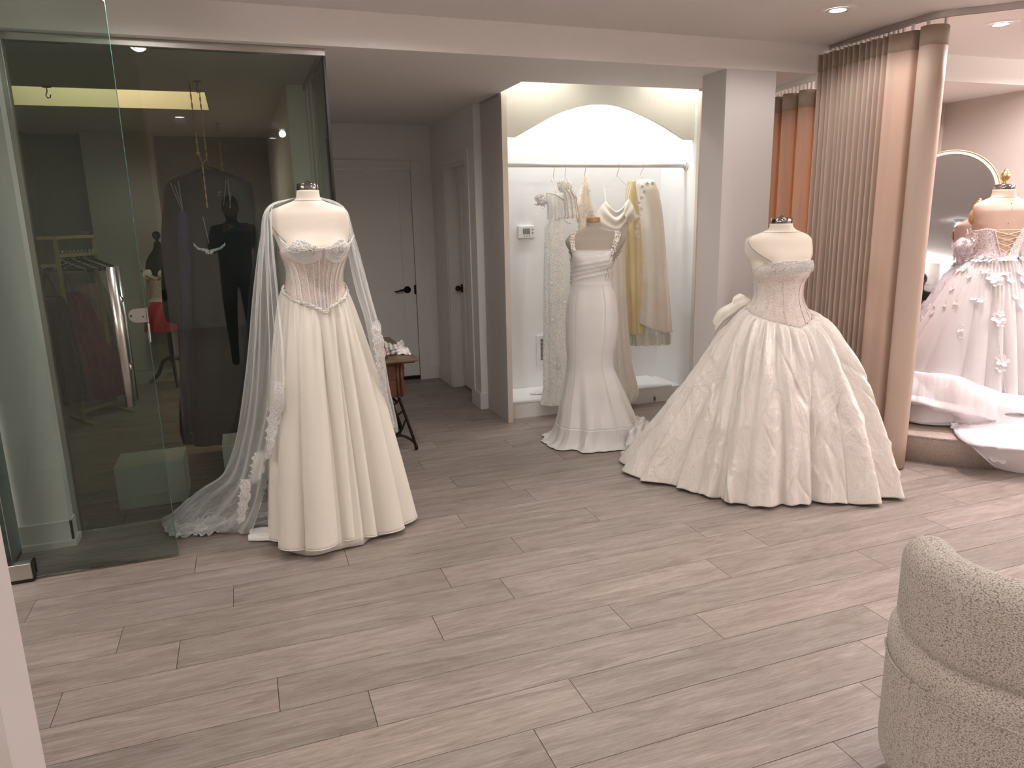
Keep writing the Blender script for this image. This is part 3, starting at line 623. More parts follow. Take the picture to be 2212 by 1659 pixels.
# ---------------------------------------------------------------- A: corset gown with veil, left
axA = (0.32, 3.50)
rowsA = [(404, 643, 688, .049), (418, 641.5, 689, .05), (428, 640, 691, .052), (434, 633, 697, .056), (439, 620, 710, .060), (445, 604, 726, .064), (452, 588, 742, .07, .075), (462, 582, 750, .08, .08),
         (480, 583, 753, .092, .09), (500, 588, 754, .105, .092), (518, 597, 753, .122, .09), (535, 606, 752, .135, .09), (550, 612, 749, .128, .088), (568, 620.5, 742, .110, .083),
         (590, 624, 737.5, .10, .08), (610, 623, 737.5, .10, .085), (625, 616, 742, .105, .09), (650, 606, 752, .12, .105), (675, 600, 757, .125, .11)]
fA = Form(axA, rowsA); fA.px0 = 684; fA.face = radians(24); fA.bust = (fA.zat(536), .022, .50, .045); fA.plate = (-1, fA.zat(448), fA.zat(520), 1.45, .55, .030)
tA = mannequin('mannequin', axA, fA, .0475, fA.zat(411), 'linen_form', 'cream linen dress form with chrome neck cap wearing the veil and ivory corset gown', facing=.4)
arm_seam(fA, tA, -1, fA.zat(448), fA.zat(520), 1.45, .55)
gA = empty('corset_gown', (axA[0], axA[1], 0), 'ivory satin ball skirt gown with a sheer boned corset and beaded cups', 'gown')
zA = fA.zat
def d_(th, c): return (th-c+pi) % (2*pi)-pi
def topA(th):
    q = d_(th, fA.face); z = np.full(np.shape(th), zA(533.0)); h = lambda c, w, a: a*np.exp(-(d_(th, fA.face+c)/w)**2)
    z = zA(541)+h(-.50, .34, .050)+h(.50, .34, .048)+h(-1.15, .16, .055)+h(1.15, .16, .055); return z
def botA(th):
    q = np.abs(d_(th, fA.face)); return np.where(q < 1.5, zA(668)+(zA(621)-zA(668))*(q/1.5)**0.75, zA(621)+0.006*np.sin(q))
P = fA.shell(lambda th: topA(th), botA, 220, 46, 0.005); o = MB().grid(P, wrap=True).build('corset', 'lace_nude', gA, True); solid(o, .0015, 1)
# white cup panels
for sg in (-1, 1):
    c = fA.face+sg*.50; th = np.linspace(c-.46, c+.46, 40); u = (th-c)/.46
    lo = zA(568)+.03*u**2; hi = topA(th)+.001
    v = np.linspace(0, 1, 20)[:, None]; Z = hi[None]*(1-v)+lo[None]*v; o = MB().grid(fA.pt(np.repeat(th[None], 20, 0), Z, .0085)).build('cup', 'satin_white', gA, True); solid(o, .002, 1)
    # piping along the cup and up to the winged corner
    pts = list(fA.pt(th, zA(549)+.034*u**2-.012*(1-u**2), .0115)); MB().tube(pts, .0022, 6).build('cup_piping', 'ribbon_white', gA, True)
# winged corners
for sg, px, py in ((-1, 610, 505), (1, 764, 508)):
    a = fA.pt(np.array([fA.face+sg*1.15]), np.array([zA(548)]), .006)[0]; a2 = fA.pt(np.array([fA.face+sg*.85]), np.array([zA(528)]), .009)[0]; tip = WL(px, py, axA)-BACK*(.02 if sg < 0 else .0)
    if sg < 0: tip = tip-BACK*.05
    b3 = fA.pt(np.array([fA.face+sg*1.35]), np.array([zA(560)]), .006)[0]
    MB().tube(catmull(np.array([a2, (a2+tip)/2+np.array([0, 0, -.008]), tip]), 10), [.0028]*9+[.0015], 6).build('wing_piping', 'ribbon_white', gA, True)
    mb = MB(); mb.add([a2, tip, b3, a], [(0, 1, 2, 3)]); solid(mb.build('wing_panel', 'lace_edge', gA), .001)
# boning channels
for q in (-2.6, -2.1, -1.65, -1.25, -.92, -.55, -.30, -.12, .06, .22, .42, .70, 1.0, 1.4, 2.0, 2.6):
    top_q = .25*(1 if q > 0 else -1)*0+q*1.0
    zt0 = zA(566) if abs(q) < 1 else zA(552); zt0 = zA(550) if abs(q) < .2 else zt0
    th1 = fA.face+q*(.55 if abs(q) < 1.3 else .97); th0 = fA.face+q
    ks = np.linspace(0, 1, 16); thk = th0*(1-ks)+th1*ks; zb_k = float(botA(np.array([th1]))[0]); zk = zt0*(1-ks)+zb_k*ks
    mb = MB(); A0 = fA.pt(thk-.022, zk, .0072); A1 = fA.pt(thk+.022, zk, .0072); A2 = fA.pt(thk, zk, .0090)
    mb.grid(np.stack([A0, A2, A1], 1)); mb.build('boning', 'ribbon_white', gA, True)
def bustA(rnd):
    sg = rnd.choice((-1, 1)); 
    while True:
        u = rnd.uniform(-1.05, 1.05); v = rnd.random()
        th = fA.face+sg*.47+u*.44; hi = float(topA(np.array([th]))[0]); lo = zA(551)+.022*u*u+.004
        if lo < hi: break
    z = hi+.003-(hi-lo)*v; p = fA.pt(np.array([th]), np.array([z]), .0105)[0]; c = fA.ax+np.array([0, 0, z]); n = p-c; n /= np.linalg.norm(n); return p, n
beads_on(bustA, 1500, .0018, .0038, 'beading', ('pearl', 'crystal_bead', 'satin_white'), gA, 3)
def waistA(rnd):
    th = rnd.uniform(-pi, pi); z = float(botA(np.array([th]))[0])+rnd.gauss(0, .0035); p = fA.pt(np.array([th]), np.array([z]), .013)[0]; c = fA.ax+np.array([0, 0, z]); n = p-c; n /= np.linalg.norm(n); return p, n
beads_on(waistA, 1700, .0024, .0050, 'pearl_waist_trim', ('pearl', 'pearl', 'crystal_bead'), gA, 5)
tabA = [(-180, .36), (-140, .34), (-100, .315), (-67, .30), (-42, .315), (-20, .345), (-6, .335), (10, .30), (22, .245), (38, .235), (55, .27), (75, .325), (98, .375), (118, .392), (150, .39)]
flA = np.radians([-168, -140, -116, -95, -70, -47, -13, 17, 40, 60, 88, 112, 140, 165]); 
def flute(th, cs, sharp):
    # rounded ridges between the listed valleys
    th = (np.asarray(th)+pi) % (2*pi)-pi; c = np.concatenate([[cs[-1]-2*pi], cs, [cs[0]+2*pi]]); i = np.clip(np.searchsorted(c, th)-1, 0, len(c)-2); u = (th-c[i])/(c[i+1]-c[i])
    return np.abs(np.sin(pi*u))**sharp
def ampA(th, q):
    w = .014+.052*q; f = flute(th, flA, .55)-.62; g = .004*fold(th, 29, .3)*(1-q)**2; return w*f*min(1, .25+q*3)+g
def profA(q, th):
    s = q**.80; L = np.clip(-np.sin(th), 0, 1); return s*(1-L)+L*(q**.55)
def hemA(th): f = flute(th, flA, .8); return .030+.012*np.cos(2*th)+.010*f
P = skirt(fA, lambda th: botA(th)+.002, tabA, profA, ampA, 420, 80, hemA, .006)
o = MB().grid(P, wrap=True).build('skirt', 'satin_ivory', gA, True); solid(o, .002, 1)
MB().tube(list(P[-1]), .0022, 5, closed=True).build('hem_roll', 'satin_ivory', gA, True)
# lining seen in the gap between the flutes and folded out on the floor at the left
tabL = [(a, r*.93 if a != 38 else .262) for a, r in tabA]; tabL = [(a, (.262 if a in (22, 38) else r)) for a, r in tabL]
P2 = skirt(fA, lambda th: botA(th)-.25, tabL, lambda q, th: .3+.7*q**.8, lambda th, q: .006*fold(th, 9, .2)*q-.012*flute(th, flA, .5), 260, 24, .008, -.02)
o = MB().grid(P2, wrap=True).build('underskirt', 'satin_ivory', gA, True); solid(o, .0015)
net = [[G(540, 1145, .03), G(565, 1140, .035), G(590, 1142, .04), G(615, 1150, .05)], [G(538, 1153, .02), G(562, 1150, .03), G(590, 1152, .035), G(615, 1158, .04)], [G(536, 1160, .014), G(562, 1158, .016), G(588, 1160, .02), G(615, 1165, .02)], [G(537, 1169, .007), G(562, 1169, .007), G(588, 1168, .008), G(612, 1170, .008)]]
o = MB().grid(surf(net, 20, 30, lambda u, v: .004*np.sin(u*14+2*v))).build('lining_fold', 'satin_white', gA, True); solid(o, .004)
adopt(gA); adopt(tA)
# veil: net cape from the shoulders, open in front, lace along its edge, pooled on the floor to the left
gv = empty('cathedral_veil', (axA[0], axA[1]+.1, 0), 'sheer white tulle cape veil with scalloped lace edge trailing left across the floor', 'veil')
def K(*a): return [W(x, y, Y) for x, y, Y in a]
cols = [  # from the left front edge, around the back, to the right front edge. each column runs down
 K((617, 434, 3.52), (590, 447, 3.49), (589, 520, 3.44), (600, 640, 3.38), (611, 760, 3.33), (612, 850, 3.30), (606, 890, 3.34), (592, 960, 3.40), (575, 1050, 3.47), (545, 1150, 3.56)),
 K((622, 432, 3.53), (584, 448, 3.50), (580, 520, 3.46), (588, 640, 3.41), (596, 760, 3.37), (596, 850, 3.35), (580, 920, 3.40), (560, 1010, 3.48), (540, 1100, 3.56), (505, 1160, 3.62)),
 K((627, 430, 3.54), (580, 449, 3.51), (574, 520, 3.49), (572, 640, 3.46), (572, 760, 3.45), (566, 860, 3.46), (552, 950, 3.52), (530, 1040, 3.60), (490, 1100, 3.66), (438, 1150, 3.72)),
 K((632, 428, 3.55), (578, 451, 3.53), (568, 520, 3.53), (557, 640, 3.52), (550, 760, 3.53), (540, 870, 3.56), (525, 950, 3.61), (500, 1030, 3.67), (450, 1075, 3.72), (388, 1158, 3.72)),
 K((637, 427, 3.56), (577, 453, 3.56), (566, 520, 3.58), (552, 640, 3.58), (542, 760, 3.61), (528, 870, 3.65), (512, 960, 3.69), (480, 1025, 3.73), (430, 1060, 3.77), (352, 1128, 3.80)),
 K((642, 426, 3.58), (590, 450, 3.60), (590, 520, 3.64), (580, 640, 3.66), (575, 760, 3.68), (565, 870, 3.72), (545, 960, 3.78), (505, 1025, 3.82), (455, 1062, 3.84), (395, 1105, 3.86)),
 K((655, 424, 3.60), (640, 440, 3.62), (640, 520, 3.66), (640, 640, 3.68), (640, 760, 3.72), (630, 870, 3.78), (610, 960, 3.84), (570, 1030, 3.88), (520, 1070, 3.89), (455, 1105, 3.89)),
 K((670, 424, 3.60), (690, 440, 3.62), (695, 520, 3.66), (700, 640, 3.70), (710, 760, 3.74), (720, 870, 3.80), (715, 930, 3.84), (700, 980, 3.88), (650, 1020, 3.89), (560, 1060, 3.89)),
 K((688, 426, 3.58), (730, 444, 3.58), (748, 520, 3.60), (770, 640, 3.62), (790, 740, 3.66), (808, 830, 3.70), (812, 890, 3.72), (800, 950, 3.76), (760, 990, 3.82), (660, 1030, 3.88)),
 K((690, 427, 3.56), (742, 450, 3.54), (765, 520, 3.54), (795, 620, 3.54), (815, 690, 3.54), (828, 760, 3.55), (838, 840, 3.56), (845, 890, 3.58), (846, 920, 3.60), (840, 950, 3.66)),
 K((692, 428, 3.55), (746, 454, 3.50), (758, 520, 3.48), (782, 620, 3.46), (800, 690, 3.44), (812, 760, 3.45), (826, 830, 3.47), (838, 880, 3.50), (847, 912, 3.53), (848, 925, 3.56)),
 K((694, 430, 3.53), (744, 456, 3.48), (752, 520, 3.43), (770, 620, 3.38), (792, 690, 3.37), (805, 755, 3.38), (822, 815, 3.41), (835, 865, 3.45), (845, 900, 3.49), (850, 922, 3.52))]
NET = np.array(cols); NET[:, :, 2] = np.maximum(NET[:, :, 2], .012)
def dv(u, v): return (.010*np.sin(u*95+3*v)+.006*np.sin(u*47+1.5+5*v))*np.clip(v*4, 0, 1)*(1-.3*v)
VQ = surf(NET, 300, 110, dv); VQ[:, :, 2] = np.maximum(VQ[:, :, 2], .008+.01*np.abs(np.sin(np.arange(300)*.21))[:, None]*(VQ[:, :, 2] < .02))
MB().grid(VQ).build('veil_net', 'tulle', gv, True)
# second layer of the train, crumpled on the floor
tr = [[G(352, 1128, .02), G(410, 1080, .12), G(455, 1050, .22), G(520, 1020, .30), G(575, 1040, .22)], [G(360, 1148, .02), G(415, 1115, .07), G(470, 1090, .13), G(530, 1070, .16), G(585, 1085, .10)], [G(372, 1156, .01), G(425, 1140, .045), G(480, 1125, .07), G(535, 1112, .06), G(588, 1120, .05)], [G(385, 1158, .008), G(430, 1152, .012), G(490, 1147, .012), G(540, 1138, .012), G(590, 1140, .012)]]
crm = lambda u, v: .012*np.sin(u*23+6*v)+.012*np.sin(v*31+5*u)+.006*np.sin(u*60+v*40)
Q = surf(tr, 60, 110, crm); Q[:, :, 2] = np.maximum(Q[:, :, 2], .006); MB().grid(Q).build('veil_train', 'tulle', gv, True)
Q2 = Q.copy(); Q2[:, :, 2] = Q2[:, :, 2]*.62+.004; MB().grid(Q2+np.array([0.015, .02, 0])).build('veil_train', 'tulle', gv, True)
def lace_strip(name, edge, inner, nu, seed, parent, mat='lace_edge', sc=7, off=.004, ncol=10):
    # edge, inner: polylines; the outer side is scalloped
    E = catmull(np.array(edge), nu); I = catmull(np.array(inner), nu); u = np.linspace(0, 1, nu); s = 1+.16*np.abs(np.sin(u*pi*sc))-.10
    top = 1-.25*np.abs(np.sin(u*pi*sc*1.37+.5)); V = np.linspace(0, 1, ncol)[None, :, None]
    A_ = I+(E-I)*(1-top)[:, None]*.8; B_ = I+(E-I)*s[:, None]; P = A_[:, None]*(1-V)+B_[:, None]*V
    d = -BACK*off; o = MB().grid(P+d).build(name, mat, parent, True)
    # corded outline with little curls
    mb = MB(); rnd = random.Random(seed); mb.tube(list(P[:, -1]+d*1.3), .0016, 5)
    for i in range(int(nu*1.1)):
        a = rnd.randrange(nu); b = rnd.randrange(ncol); c = P[a, b]+d*1.4; rr = rnd.uniform(.004, .010); a0 = rnd.uniform(0, 6.28); ta = P[min(a+1, nu-1), b]-P[max(a-1, 0), b]; ta /= np.linalg.norm(ta)+1e-9
        sb = P[a, min(b+1, ncol-1)]-P[a, max(b-1, 0)]; sb /= np.linalg.norm(sb)+1e-9
        mb.tube([c+(ta*cos(a0+k*.9)+sb*sin(a0+k*.9))*rr*(1-.12*k) for k in range(6)], .0012, 4, cap=False)
    mb.build('lace_cord', 'satin_white', o, False, kind='stuff'); return o
lace_strip('lace_border', K((611, 826, 3.298), (613, 870, 3.30), (605, 905, 3.33), (597, 935, 3.345), (590, 965, 3.36), (581, 990, 3.39)), K((589, 822, 3.32), (590, 862, 3.32), (578, 890, 3.35), (574, 930, 3.37), (573, 960, 3.39), (572, 992, 3.41)), 90, 1, gv, sc=6)
lace_strip('lace_border', K((818, 690, 3.40), (827, 730, 3.39), (832, 765, 3.40), (826, 790, 3.41), (831, 815, 3.42), (835, 850, 3.44), (845, 885, 3.48), (851, 922, 3.52)), K((799, 700, 3.39), (803, 735, 3.38), (808, 765, 3.39), (812, 790, 3.40), (815, 815, 3.42), (822, 850, 3.44), (833, 885, 3.48), (843, 918, 3.52)), 130, 2, gv, sc=9)
lace_strip('lace_border', K((575, 975, 3.47), (571, 1010, 3.50), (560, 1035, 3.52), (545, 1045, 3.55)), K((545, 978, 3.52), (540, 1005, 3.54), (540, 1025, 3.56), (538, 1038, 3.58)), 60, 3, gv, sc=4)
lace_strip('lace_border', K((540, 1035, 3.50), (541, 1070, 3.52), (533, 1100, 3.56), (528, 1125, 3.58)), K((517, 1035, 3.54), (515, 1070, 3.56), (512, 1100, 3.60), (512, 1130, 3.62)), 60, 4, gv, sc=4)
g3 = lambda a: [G(x, y, z) for x, y, z in a]
lace_strip('lace_border', g3([(352, 1128, .03), (360, 1146, .02), (376, 1157, .01), (405, 1153, .01), (440, 1146, .012)]), g3([(385, 1118, .05), (390, 1128, .05), (400, 1132, .05), (418, 1128, .05), (445, 1118, .06)]), 80, 5, gv, sc=6)
lace_strip('lace_border', g3([(418, 1152, .01), (440, 1154, .01), (470, 1147, .012), (490, 1142, .012)]), g3([(425, 1118, .07), (445, 1112, .08), (470, 1108, .08), (490, 1110, .07)]), 70, 6, gv, sc=5)
lace_strip('lace_border', g3([(492, 1141, .01), (515, 1138, .01), (545, 1125, .012), (585, 1112, .015)]), g3([(495, 1115, .06), (520, 1100, .07), (550, 1085, .10), (588, 1075, .10)]), 80, 7, gv, sc=6)
adopt(gv)

# ---------------------------------------------------------------- B: mermaid gown
axB = (2.17, 4.33)
rowsB = [(476, 1266.5, 1295, .042), (490, 1265.5, 1300, .044), (495, 1252, 1312, .05), (500, 1240, 1335, .055), (508, 1229, 1347, .06), (520, 1221, 1351, .075, .08), (530, 1224, 1347, .085, .085), (541, 1230, 1340, .10, .085), (552, 1233, 1331, .118, .085),
         (565, 1235, 1327, .122, .085), (585, 1236, 1321, .108, .08), (605, 1236, 1318, .098, .08), (620, 1234, 1321, .10, .085), (640, 1229, 1328, .108, .10), (670, 1225, 1332, .118, .12), (700, 1224, 1333, .12, .125), (740, 1224, 1329, .115, .12), (770, 1226, 1322, .11, .115),
         (790, 1225, 1323, .11, .12), (820, 1220, 1335, .125, .14), (860, 1211, 1352, .155, .17), (900, 1204, 1368, .20, .22), (930, 1197, 1380, .24, .26), (948, 1190, 1386, .27, .3)]
fB = Form(axB, rowsB); fB.px0 = 1287; fB.face = radians(-12); zB = fB.zat; fB.bust = (zB(556), .014, .50, .05)
tB = mannequin('mannequin', axB, Form(axB, [r for r in rowsB if r[0] < 700]), .044, zB(480), 'linen_form_grey', 'grey-brown linen dress form with wooden neck cap wearing the beaded strap mermaid gown', cap='wood_cap', capz=.03, seam=False)
tB.children[0].name = 'torso'
gB = empty('mermaid_gown', (axB[0], axB[1], 0), 'pearl satin mermaid gown with square neckline and beaded shoulder straps before the niche', 'gown')
def topB(th):
    q = np.abs(d_(th, fB.face)); return np.where(q < .85, zB(539), zB(539)-(zB(539)-zB(598))*np.clip((q-.85)/.9, 0, 1)**.7)
def dB(TH, Z, v):
    q = d_(TH, fB.face); d = np.zeros_like(TH)
    for k, (ya, yb) in enumerate(((578, 556), (588, 566), (598, 573), (606, 585))):      # draped pleats across the waist
        zl = zB(ya)+(zB(yb)-zB(ya))*np.clip((q+1.3)/2.4, 0, 1); d += .0075*np.exp(-((Z-zl)/.006)**2)*np.clip((q+1.4)*1.2, 0, 1)
    d += .0025*np.exp(-((Z-zB(612))/.004)**2)
    fl_ = np.clip((zB(790)-Z)/zB(790), 0, 1); d += (.016*fold(TH, 7, .8)+.008*fold(TH, 13, 2.))*fl_**1.2
    for sg, c in ((1, -.55), (1, .62)): d -= .0022*np.exp(-(d_(TH, fB.face+c)/.03)**2)*np.clip((zB(612)-Z)*30, 0, 1)
    return d
P = fB.shell(topB, .128, 260, 130, .006, dB); o = MB().grid(P, wrap=True).build('dress_body', 'satin_pearl', gB, True); solid(o, .002, 1)
for c in (-.55, .62):
    zz = np.linspace(zB(615), zB(660 if c < 0 else 930), 30); MB().tube(list(fB.pt(np.full(30, fB.face+c), zz, .0075)), .0009, 4).build('seam', 'satin_pearl', gB)
MB().tube(list(fB.pt(np.linspace(fB.face-.85, fB.face+.85, 30), zB(539), .008)), .0022, 6).build('neckline_piping', 'satin_pearl', gB)
# hem flounce and short train on the floor
th = np.linspace(-pi, pi, 260, endpoint=False); I_ = fB.pt(th, .13, .006+dB(th[None], np.full((1, 260), .13), None)[0])
rel = (I_-fB.ax)*np.array([1, 1, 0]); Q = []
for k in range(22):
    v = k/21; z = .13*(1-v)**1.7+.008*v; kk = 1.0+.17*v+.20*v**2.6*(1-.5*np.clip(np.abs(th)-1.6, 0, 1))[:, None]; rip = .010*np.sin(th*13+1.5*np.sin(th*3))*v+.004*np.sin(th*37)*v; Q.append(fB.ax+rel*kk+rel/np.linalg.norm(rel, axis=1, keepdims=True)*rip[:, None]+np.array([0, 0, 1.])*(z+.006*np.sin(th*17)*v*(1-v)*4)[:, None])
Q = np.array(Q); Q[:, :, 2] = np.maximum(Q[:, :, 2], .006); o = MB().grid(Q, wrap=True).build('hem_flounce', 'satin_pearl', gB, True); solid(o, .002)
tn = [[G(1372, 900, .10), G(1395, 905, .06), G(1410, 915, .03), G(1425, 930, .02)], [G(1360, 930, .11), G(1385, 925, .10), G(1400, 935, .07), G(1412, 950, .03)], [G(1350, 965, .06), G(1375, 955, .06), G(1392, 960, .04), G(1400, 970, .02)], [G(1345, 975, .01), G(1365, 978, .01), G(1380, 980, .01), G(1392, 980, .01)]]
Q = surf(tn, 60, 60, lambda u, v: .010*np.sin(u*20+9*v)+.006*np.sin(v*30-7*u)); Q[:, :, 2] = np.maximum(Q[:, :, 2], .005); o = MB().grid(Q).build('train', 'satin_pearl', gB, True); solid(o, .002)
def th_at(form, z, px, py, ax):
    l = (WL(px, py, ax)-form.ax)@LAT-float(herm(form.z, form.c, z)); a = float(herm(form.z, form.a, z)); v = max(-1, min(1, l/a)); return math.copysign(math.asin(min(1, abs(v)**(1/.92))), v)
def strapB(side):
    L_ = ((541, 1240), (532, 1238), (523, 1236.5), (514, 1236), (506, 1238), (501, 1243)) if side < 0 else ((541, 1317), (532, 1321), (523, 1325), (514, 1329), (506, 1331), (500, 1330))
    return np.array([th_at(fB, zB(y), x, y, axB) for y, x in L_]), np.array([zB(y) for y, x in L_])
for sd in (-1, 1):
    th, zz = strapB(sd); C_ = catmull(fB.pt(th, zz, .006), 60); w_ = .015 if sd < 0 else .020
    sdv = np.array([LAT*(.9)+np.array([0, 0, .15*sd])]*60)
    o = MB().grid(np.stack([C_-sdv*w_, C_-BACK*.004, C_+sdv*w_], 1)).build('shoulder_strap', 'bead_bronze', gB, True)
    mb = MB(); rnd = random.Random(8+sd)
    for i in range(330):
        a = rnd.randrange(60); s_ = rnd.uniform(-1, 1); mb.ball(C_[a]+sdv[a]*w_*s_-BACK*(.005*(1-s_*s_)+.002), rnd.uniform(.0028, .0052), 0, mi=rnd.randrange(3))
    mb.build('beading', ('bead_bronze', 'pearl', 'crystal_bead'), o, True, kind='stuff')
def sideB(sd, y0, y1, q0, q1, n, seed):
    mb = MB(); rnd = random.Random(seed)
    for i in range(n):
        v = rnd.random(); q = fB.face+sd*(q0+(q1-q0)*v)+rnd.gauss(0, .035); z = zB(y0+(y1-y0)*v); mb.ball(fB.pt(np.array([q]), np.array([z]), .010)[0], rnd.uniform(.003, .005), 0, mi=rnd.randrange(3))
    return mb.build('side_beading', ('bead_bronze', 'pearl', 'crystal_bead'), gB, True, kind='stuff')
sideB(-1, 541, 615, 1.1, 1.45, 150, 4); sideB(1, 541, 601, .86, .95, 220, 5); sideB(1, 541, 560, 1.5, 1.9, 60, 6)
# back panel hanging behind on the left
Q = np.array([[W(1229, 622, 4.36), W(1225, 640, 4.37), W(1222, 700, 4.39), W(1220, 800, 4.42), W(1221, 870, 4.45)], [W(1235, 622, 4.40), W(1238, 640, 4.42), W(1238, 700, 4.46), W(1238, 800, 4.50), W(1238, 870, 4.52)]]) 
adopt(gB); adopt(tB)

# ---------------------------------------------------------------- C: ball gown
axC = (2.75, 3.28)
rowsC = [(476, 1664, 1710, .056), (488, 1664, 1711, .058), (495, 1660, 1716, .06), (500, 1650, 1726, .064), (505, 1636, 1738, .068), (511, 1620, 1747, .075), (519, 1612, 1752, .085, .085), (535, 1610.5, 1753, .10, .092), (550, 1614, 1752, .115, .095), (562, 1621, 1747, .122, .095),
         (578, 1625, 1746, .132, .095), (592, 1627, 1741, .128, .09), (606, 1631, 1733, .112, .088), (622, 1633, 1729, .106, .088), (635, 1633, 1728, .108, .09), (650, 1627, 1731, .115, .10), (665, 1614, 1738, .125, .115), (690, 1602, 1752, .145, .13), (715, 1592, 1765, .15, .14)]
fC = Form(axC, rowsC); fC.px0 = 1680; fC.face = radians(17); zC = fC.zat; fC.bust = (zC(579), .009, .46, .060); fC.plate = (-1, zC(510), zC(566), 1.45, .42, .030)
tC = mannequin('mannequin', axC, fC, .056, zC(483), 'linen_form', 'cream linen dress form with chrome neck cap wearing the taffeta ball gown', facing=.3)
arm_seam(fC, tC, -1, zC(510), zC(566), 1.45, .42)
gC = empty('ball_gown', (axC[0], axC[1], 0), 'strapless ball gown with lace bodice and wide crumpled taffeta skirt', 'gown')
def topC(th):
    q = d_(th, fC.face); return zC(571)+.022*np.exp(-(q/.8)**2)+.006*np.exp(-((np.abs(q)-.45)/.2)**2)-.045*np.clip((np.abs(q)-1.1)/.8, 0, 1)
def botC(th):
    q = np.abs(d_(th, fC.face)); return np.where(q < 1.6, zC(702)+(zC(668)-zC(702))*(q/1.6)**.8, zC(668)+.02*(q-1.6))
P = fC.shell(topC, botC, 220, 50, .006); o = MB().grid(P, wrap=True).build('bodice', 'lace_grey', gC, True); solid(o, .002, 1)
th = np.linspace(-pi, pi, 300, endpoint=False); sc = .004*np.abs(np.sin(th*26)); MB().tube(list(fC.pt(th, topC(th)+sc, .0068)), .0022, 5, closed=True).build('lace_scallop', 'ribbon_white', gC, True)
for q in (-2.4, -1.7, -1.25, -.85, -.42, .42, .85, 1.3, 1.8, 2.4):
    ks = np.linspace(0, 1, 16); t0_ = fC.face+q; t1_ = fC.face+q*(.62 if abs(q) < 1.4 else .95); zt0 = zC(592) if abs(q) < 1 else zC(578); zb0 = float(botC(np.array([t1_]))[0])
    thk = t0_*(1-ks)+t1_*ks; zk = zt0*(1-ks)+zb0*ks; MB().grid(np.stack([fC.pt(thk-.02, zk, .0078), fC.pt(thk, zk, .0098), fC.pt(thk+.02, zk, .0078)], 1)).build('boning', 'lace_grey', gC, True)
mb = MB(); rnd = random.Random(12)      # beaded lace over the bust
for i in range(420):
    q = rnd.gauss(0, 1)*.30; sg = rnd.choice((-1, 1)); thx = fC.face+sg*.45+q; z = zC(rnd.uniform(563, 584)); p = fC.pt(np.array([thx]), np.array([z]), .009)[0]
    if i % 3: mb.ball(p, rnd.uniform(.0016, .003), 0)
    else:
        a0 = rnd.uniform(0, 6); rr = rnd.uniform(.005, .009); mb.tube([p+(LAT*cos(a0+k)+np.array([0, 0, 1.])*sin(a0+k))*rr for k in range(6)], .0013, 4, cap=False)
mb.build('bust_lace', 'satin_white', gC, True, kind='stuff')
tabC = [(-180, .50), (-155, .56), (-135, .74), (-112, .84), (-98, .80), (-86, .74), (-76, .60), (-62, .55), (-47, .52), (-27, .525), (-9, .475), (14, .455), (30, .54), (41, .63), (47, .60), (56, .70), (66, .64), (90, .62), (130, .60), (155, .52)]
def profC(q, th): return q**(.52+.50*np.exp(-(d_(th, -1.85)/.62)**2))
flC = np.radians([-172, -150, -125, -104, -88, -74, -60, -47, -30, -8, 14, 31, 46, 58, 76, 96, 120, 145])
def ampC(th, q):
    g = .013*fold(th, 42, .4, .7)*np.exp(-(q/.17)**2)*min(1, q*25+.25); g2 = .020*fold(th, 19, 1.3, .7)*np.exp(-((q-.22)/.2)**2)
    return g+g2+(.058*q**1.1)*(flute(th, flC, .6)-.55)+.010*q*fold(th, 31, 2.)
rs_ = np.random.RandomState(3); PH = rs_.rand(16, 6)
def crC(P, th, t):
    # creases of the taffeta: short random ridges, fading towards waist
    for k in range(170):
        a = rs_.uniform(-pi, pi); q = rs_.uniform(.12, .95); L_ = rs_.uniform(.08, .28); w_ = rs_.uniform(.012, .04); sl = rs_.uniform(-1.6, 1.6); am = rs_.uniform(-.014, .017)
        dq = t[:, None]-q; dt = d_(th[None], a+sl*dq*.8); e = am*np.exp(-(dt/w_)**2-(dq/L_*2)**2)
        d = P[:, :, :2]-axv; r = np.linalg.norm(d, axis=2, keepdims=True); P[:, :, :2] += d/r*e[:, :, None]
    return P
axv = np.array(axC)
def hemC(th): return .008+.012*flute(th, flC, 1.)
P = skirt(fC, lambda th: botC(th)+.003, tabC, profC, ampC, 560, 130, hemC, .004, extra=crC)
# trailing corner of the skirt spreads flat to the left
o = MB().grid(P, wrap=True).build('skirt', 'taffeta', gC, True); solid(o, .002, 1)
tr = [[G(1470, 870, .30), G(1440, 905, .22), G(1418, 925, .12), G(1390, 955, .05), G(1372, 972, .02)], [G(1480, 900, .28), G(1445, 930, .20), G(1410, 960, .11), G(1370, 975, .05), G(1345, 975, .015)], [G(1480, 950, .20), G(1445, 965, .13), G(1405, 985, .06), G(1370, 990, .03), G(1342, 985, .01)], [G(1470, 1020, .08), G(1440, 1015, .05), G(1412, 1008, .02), G(1385, 1006, .01), G(1358, 1000, .008)]]
Q = surf(tr, 60, 80, lambda u, v: .006*np.sin(v*9+8*u)+.005*np.sin(u*17+3*v)); Q[:, :, 2] = np.maximum(Q[:, :, 2], .005); o = MB().grid(Q).build('train', 'satin_pearl', gC, True); solid(o, .002)
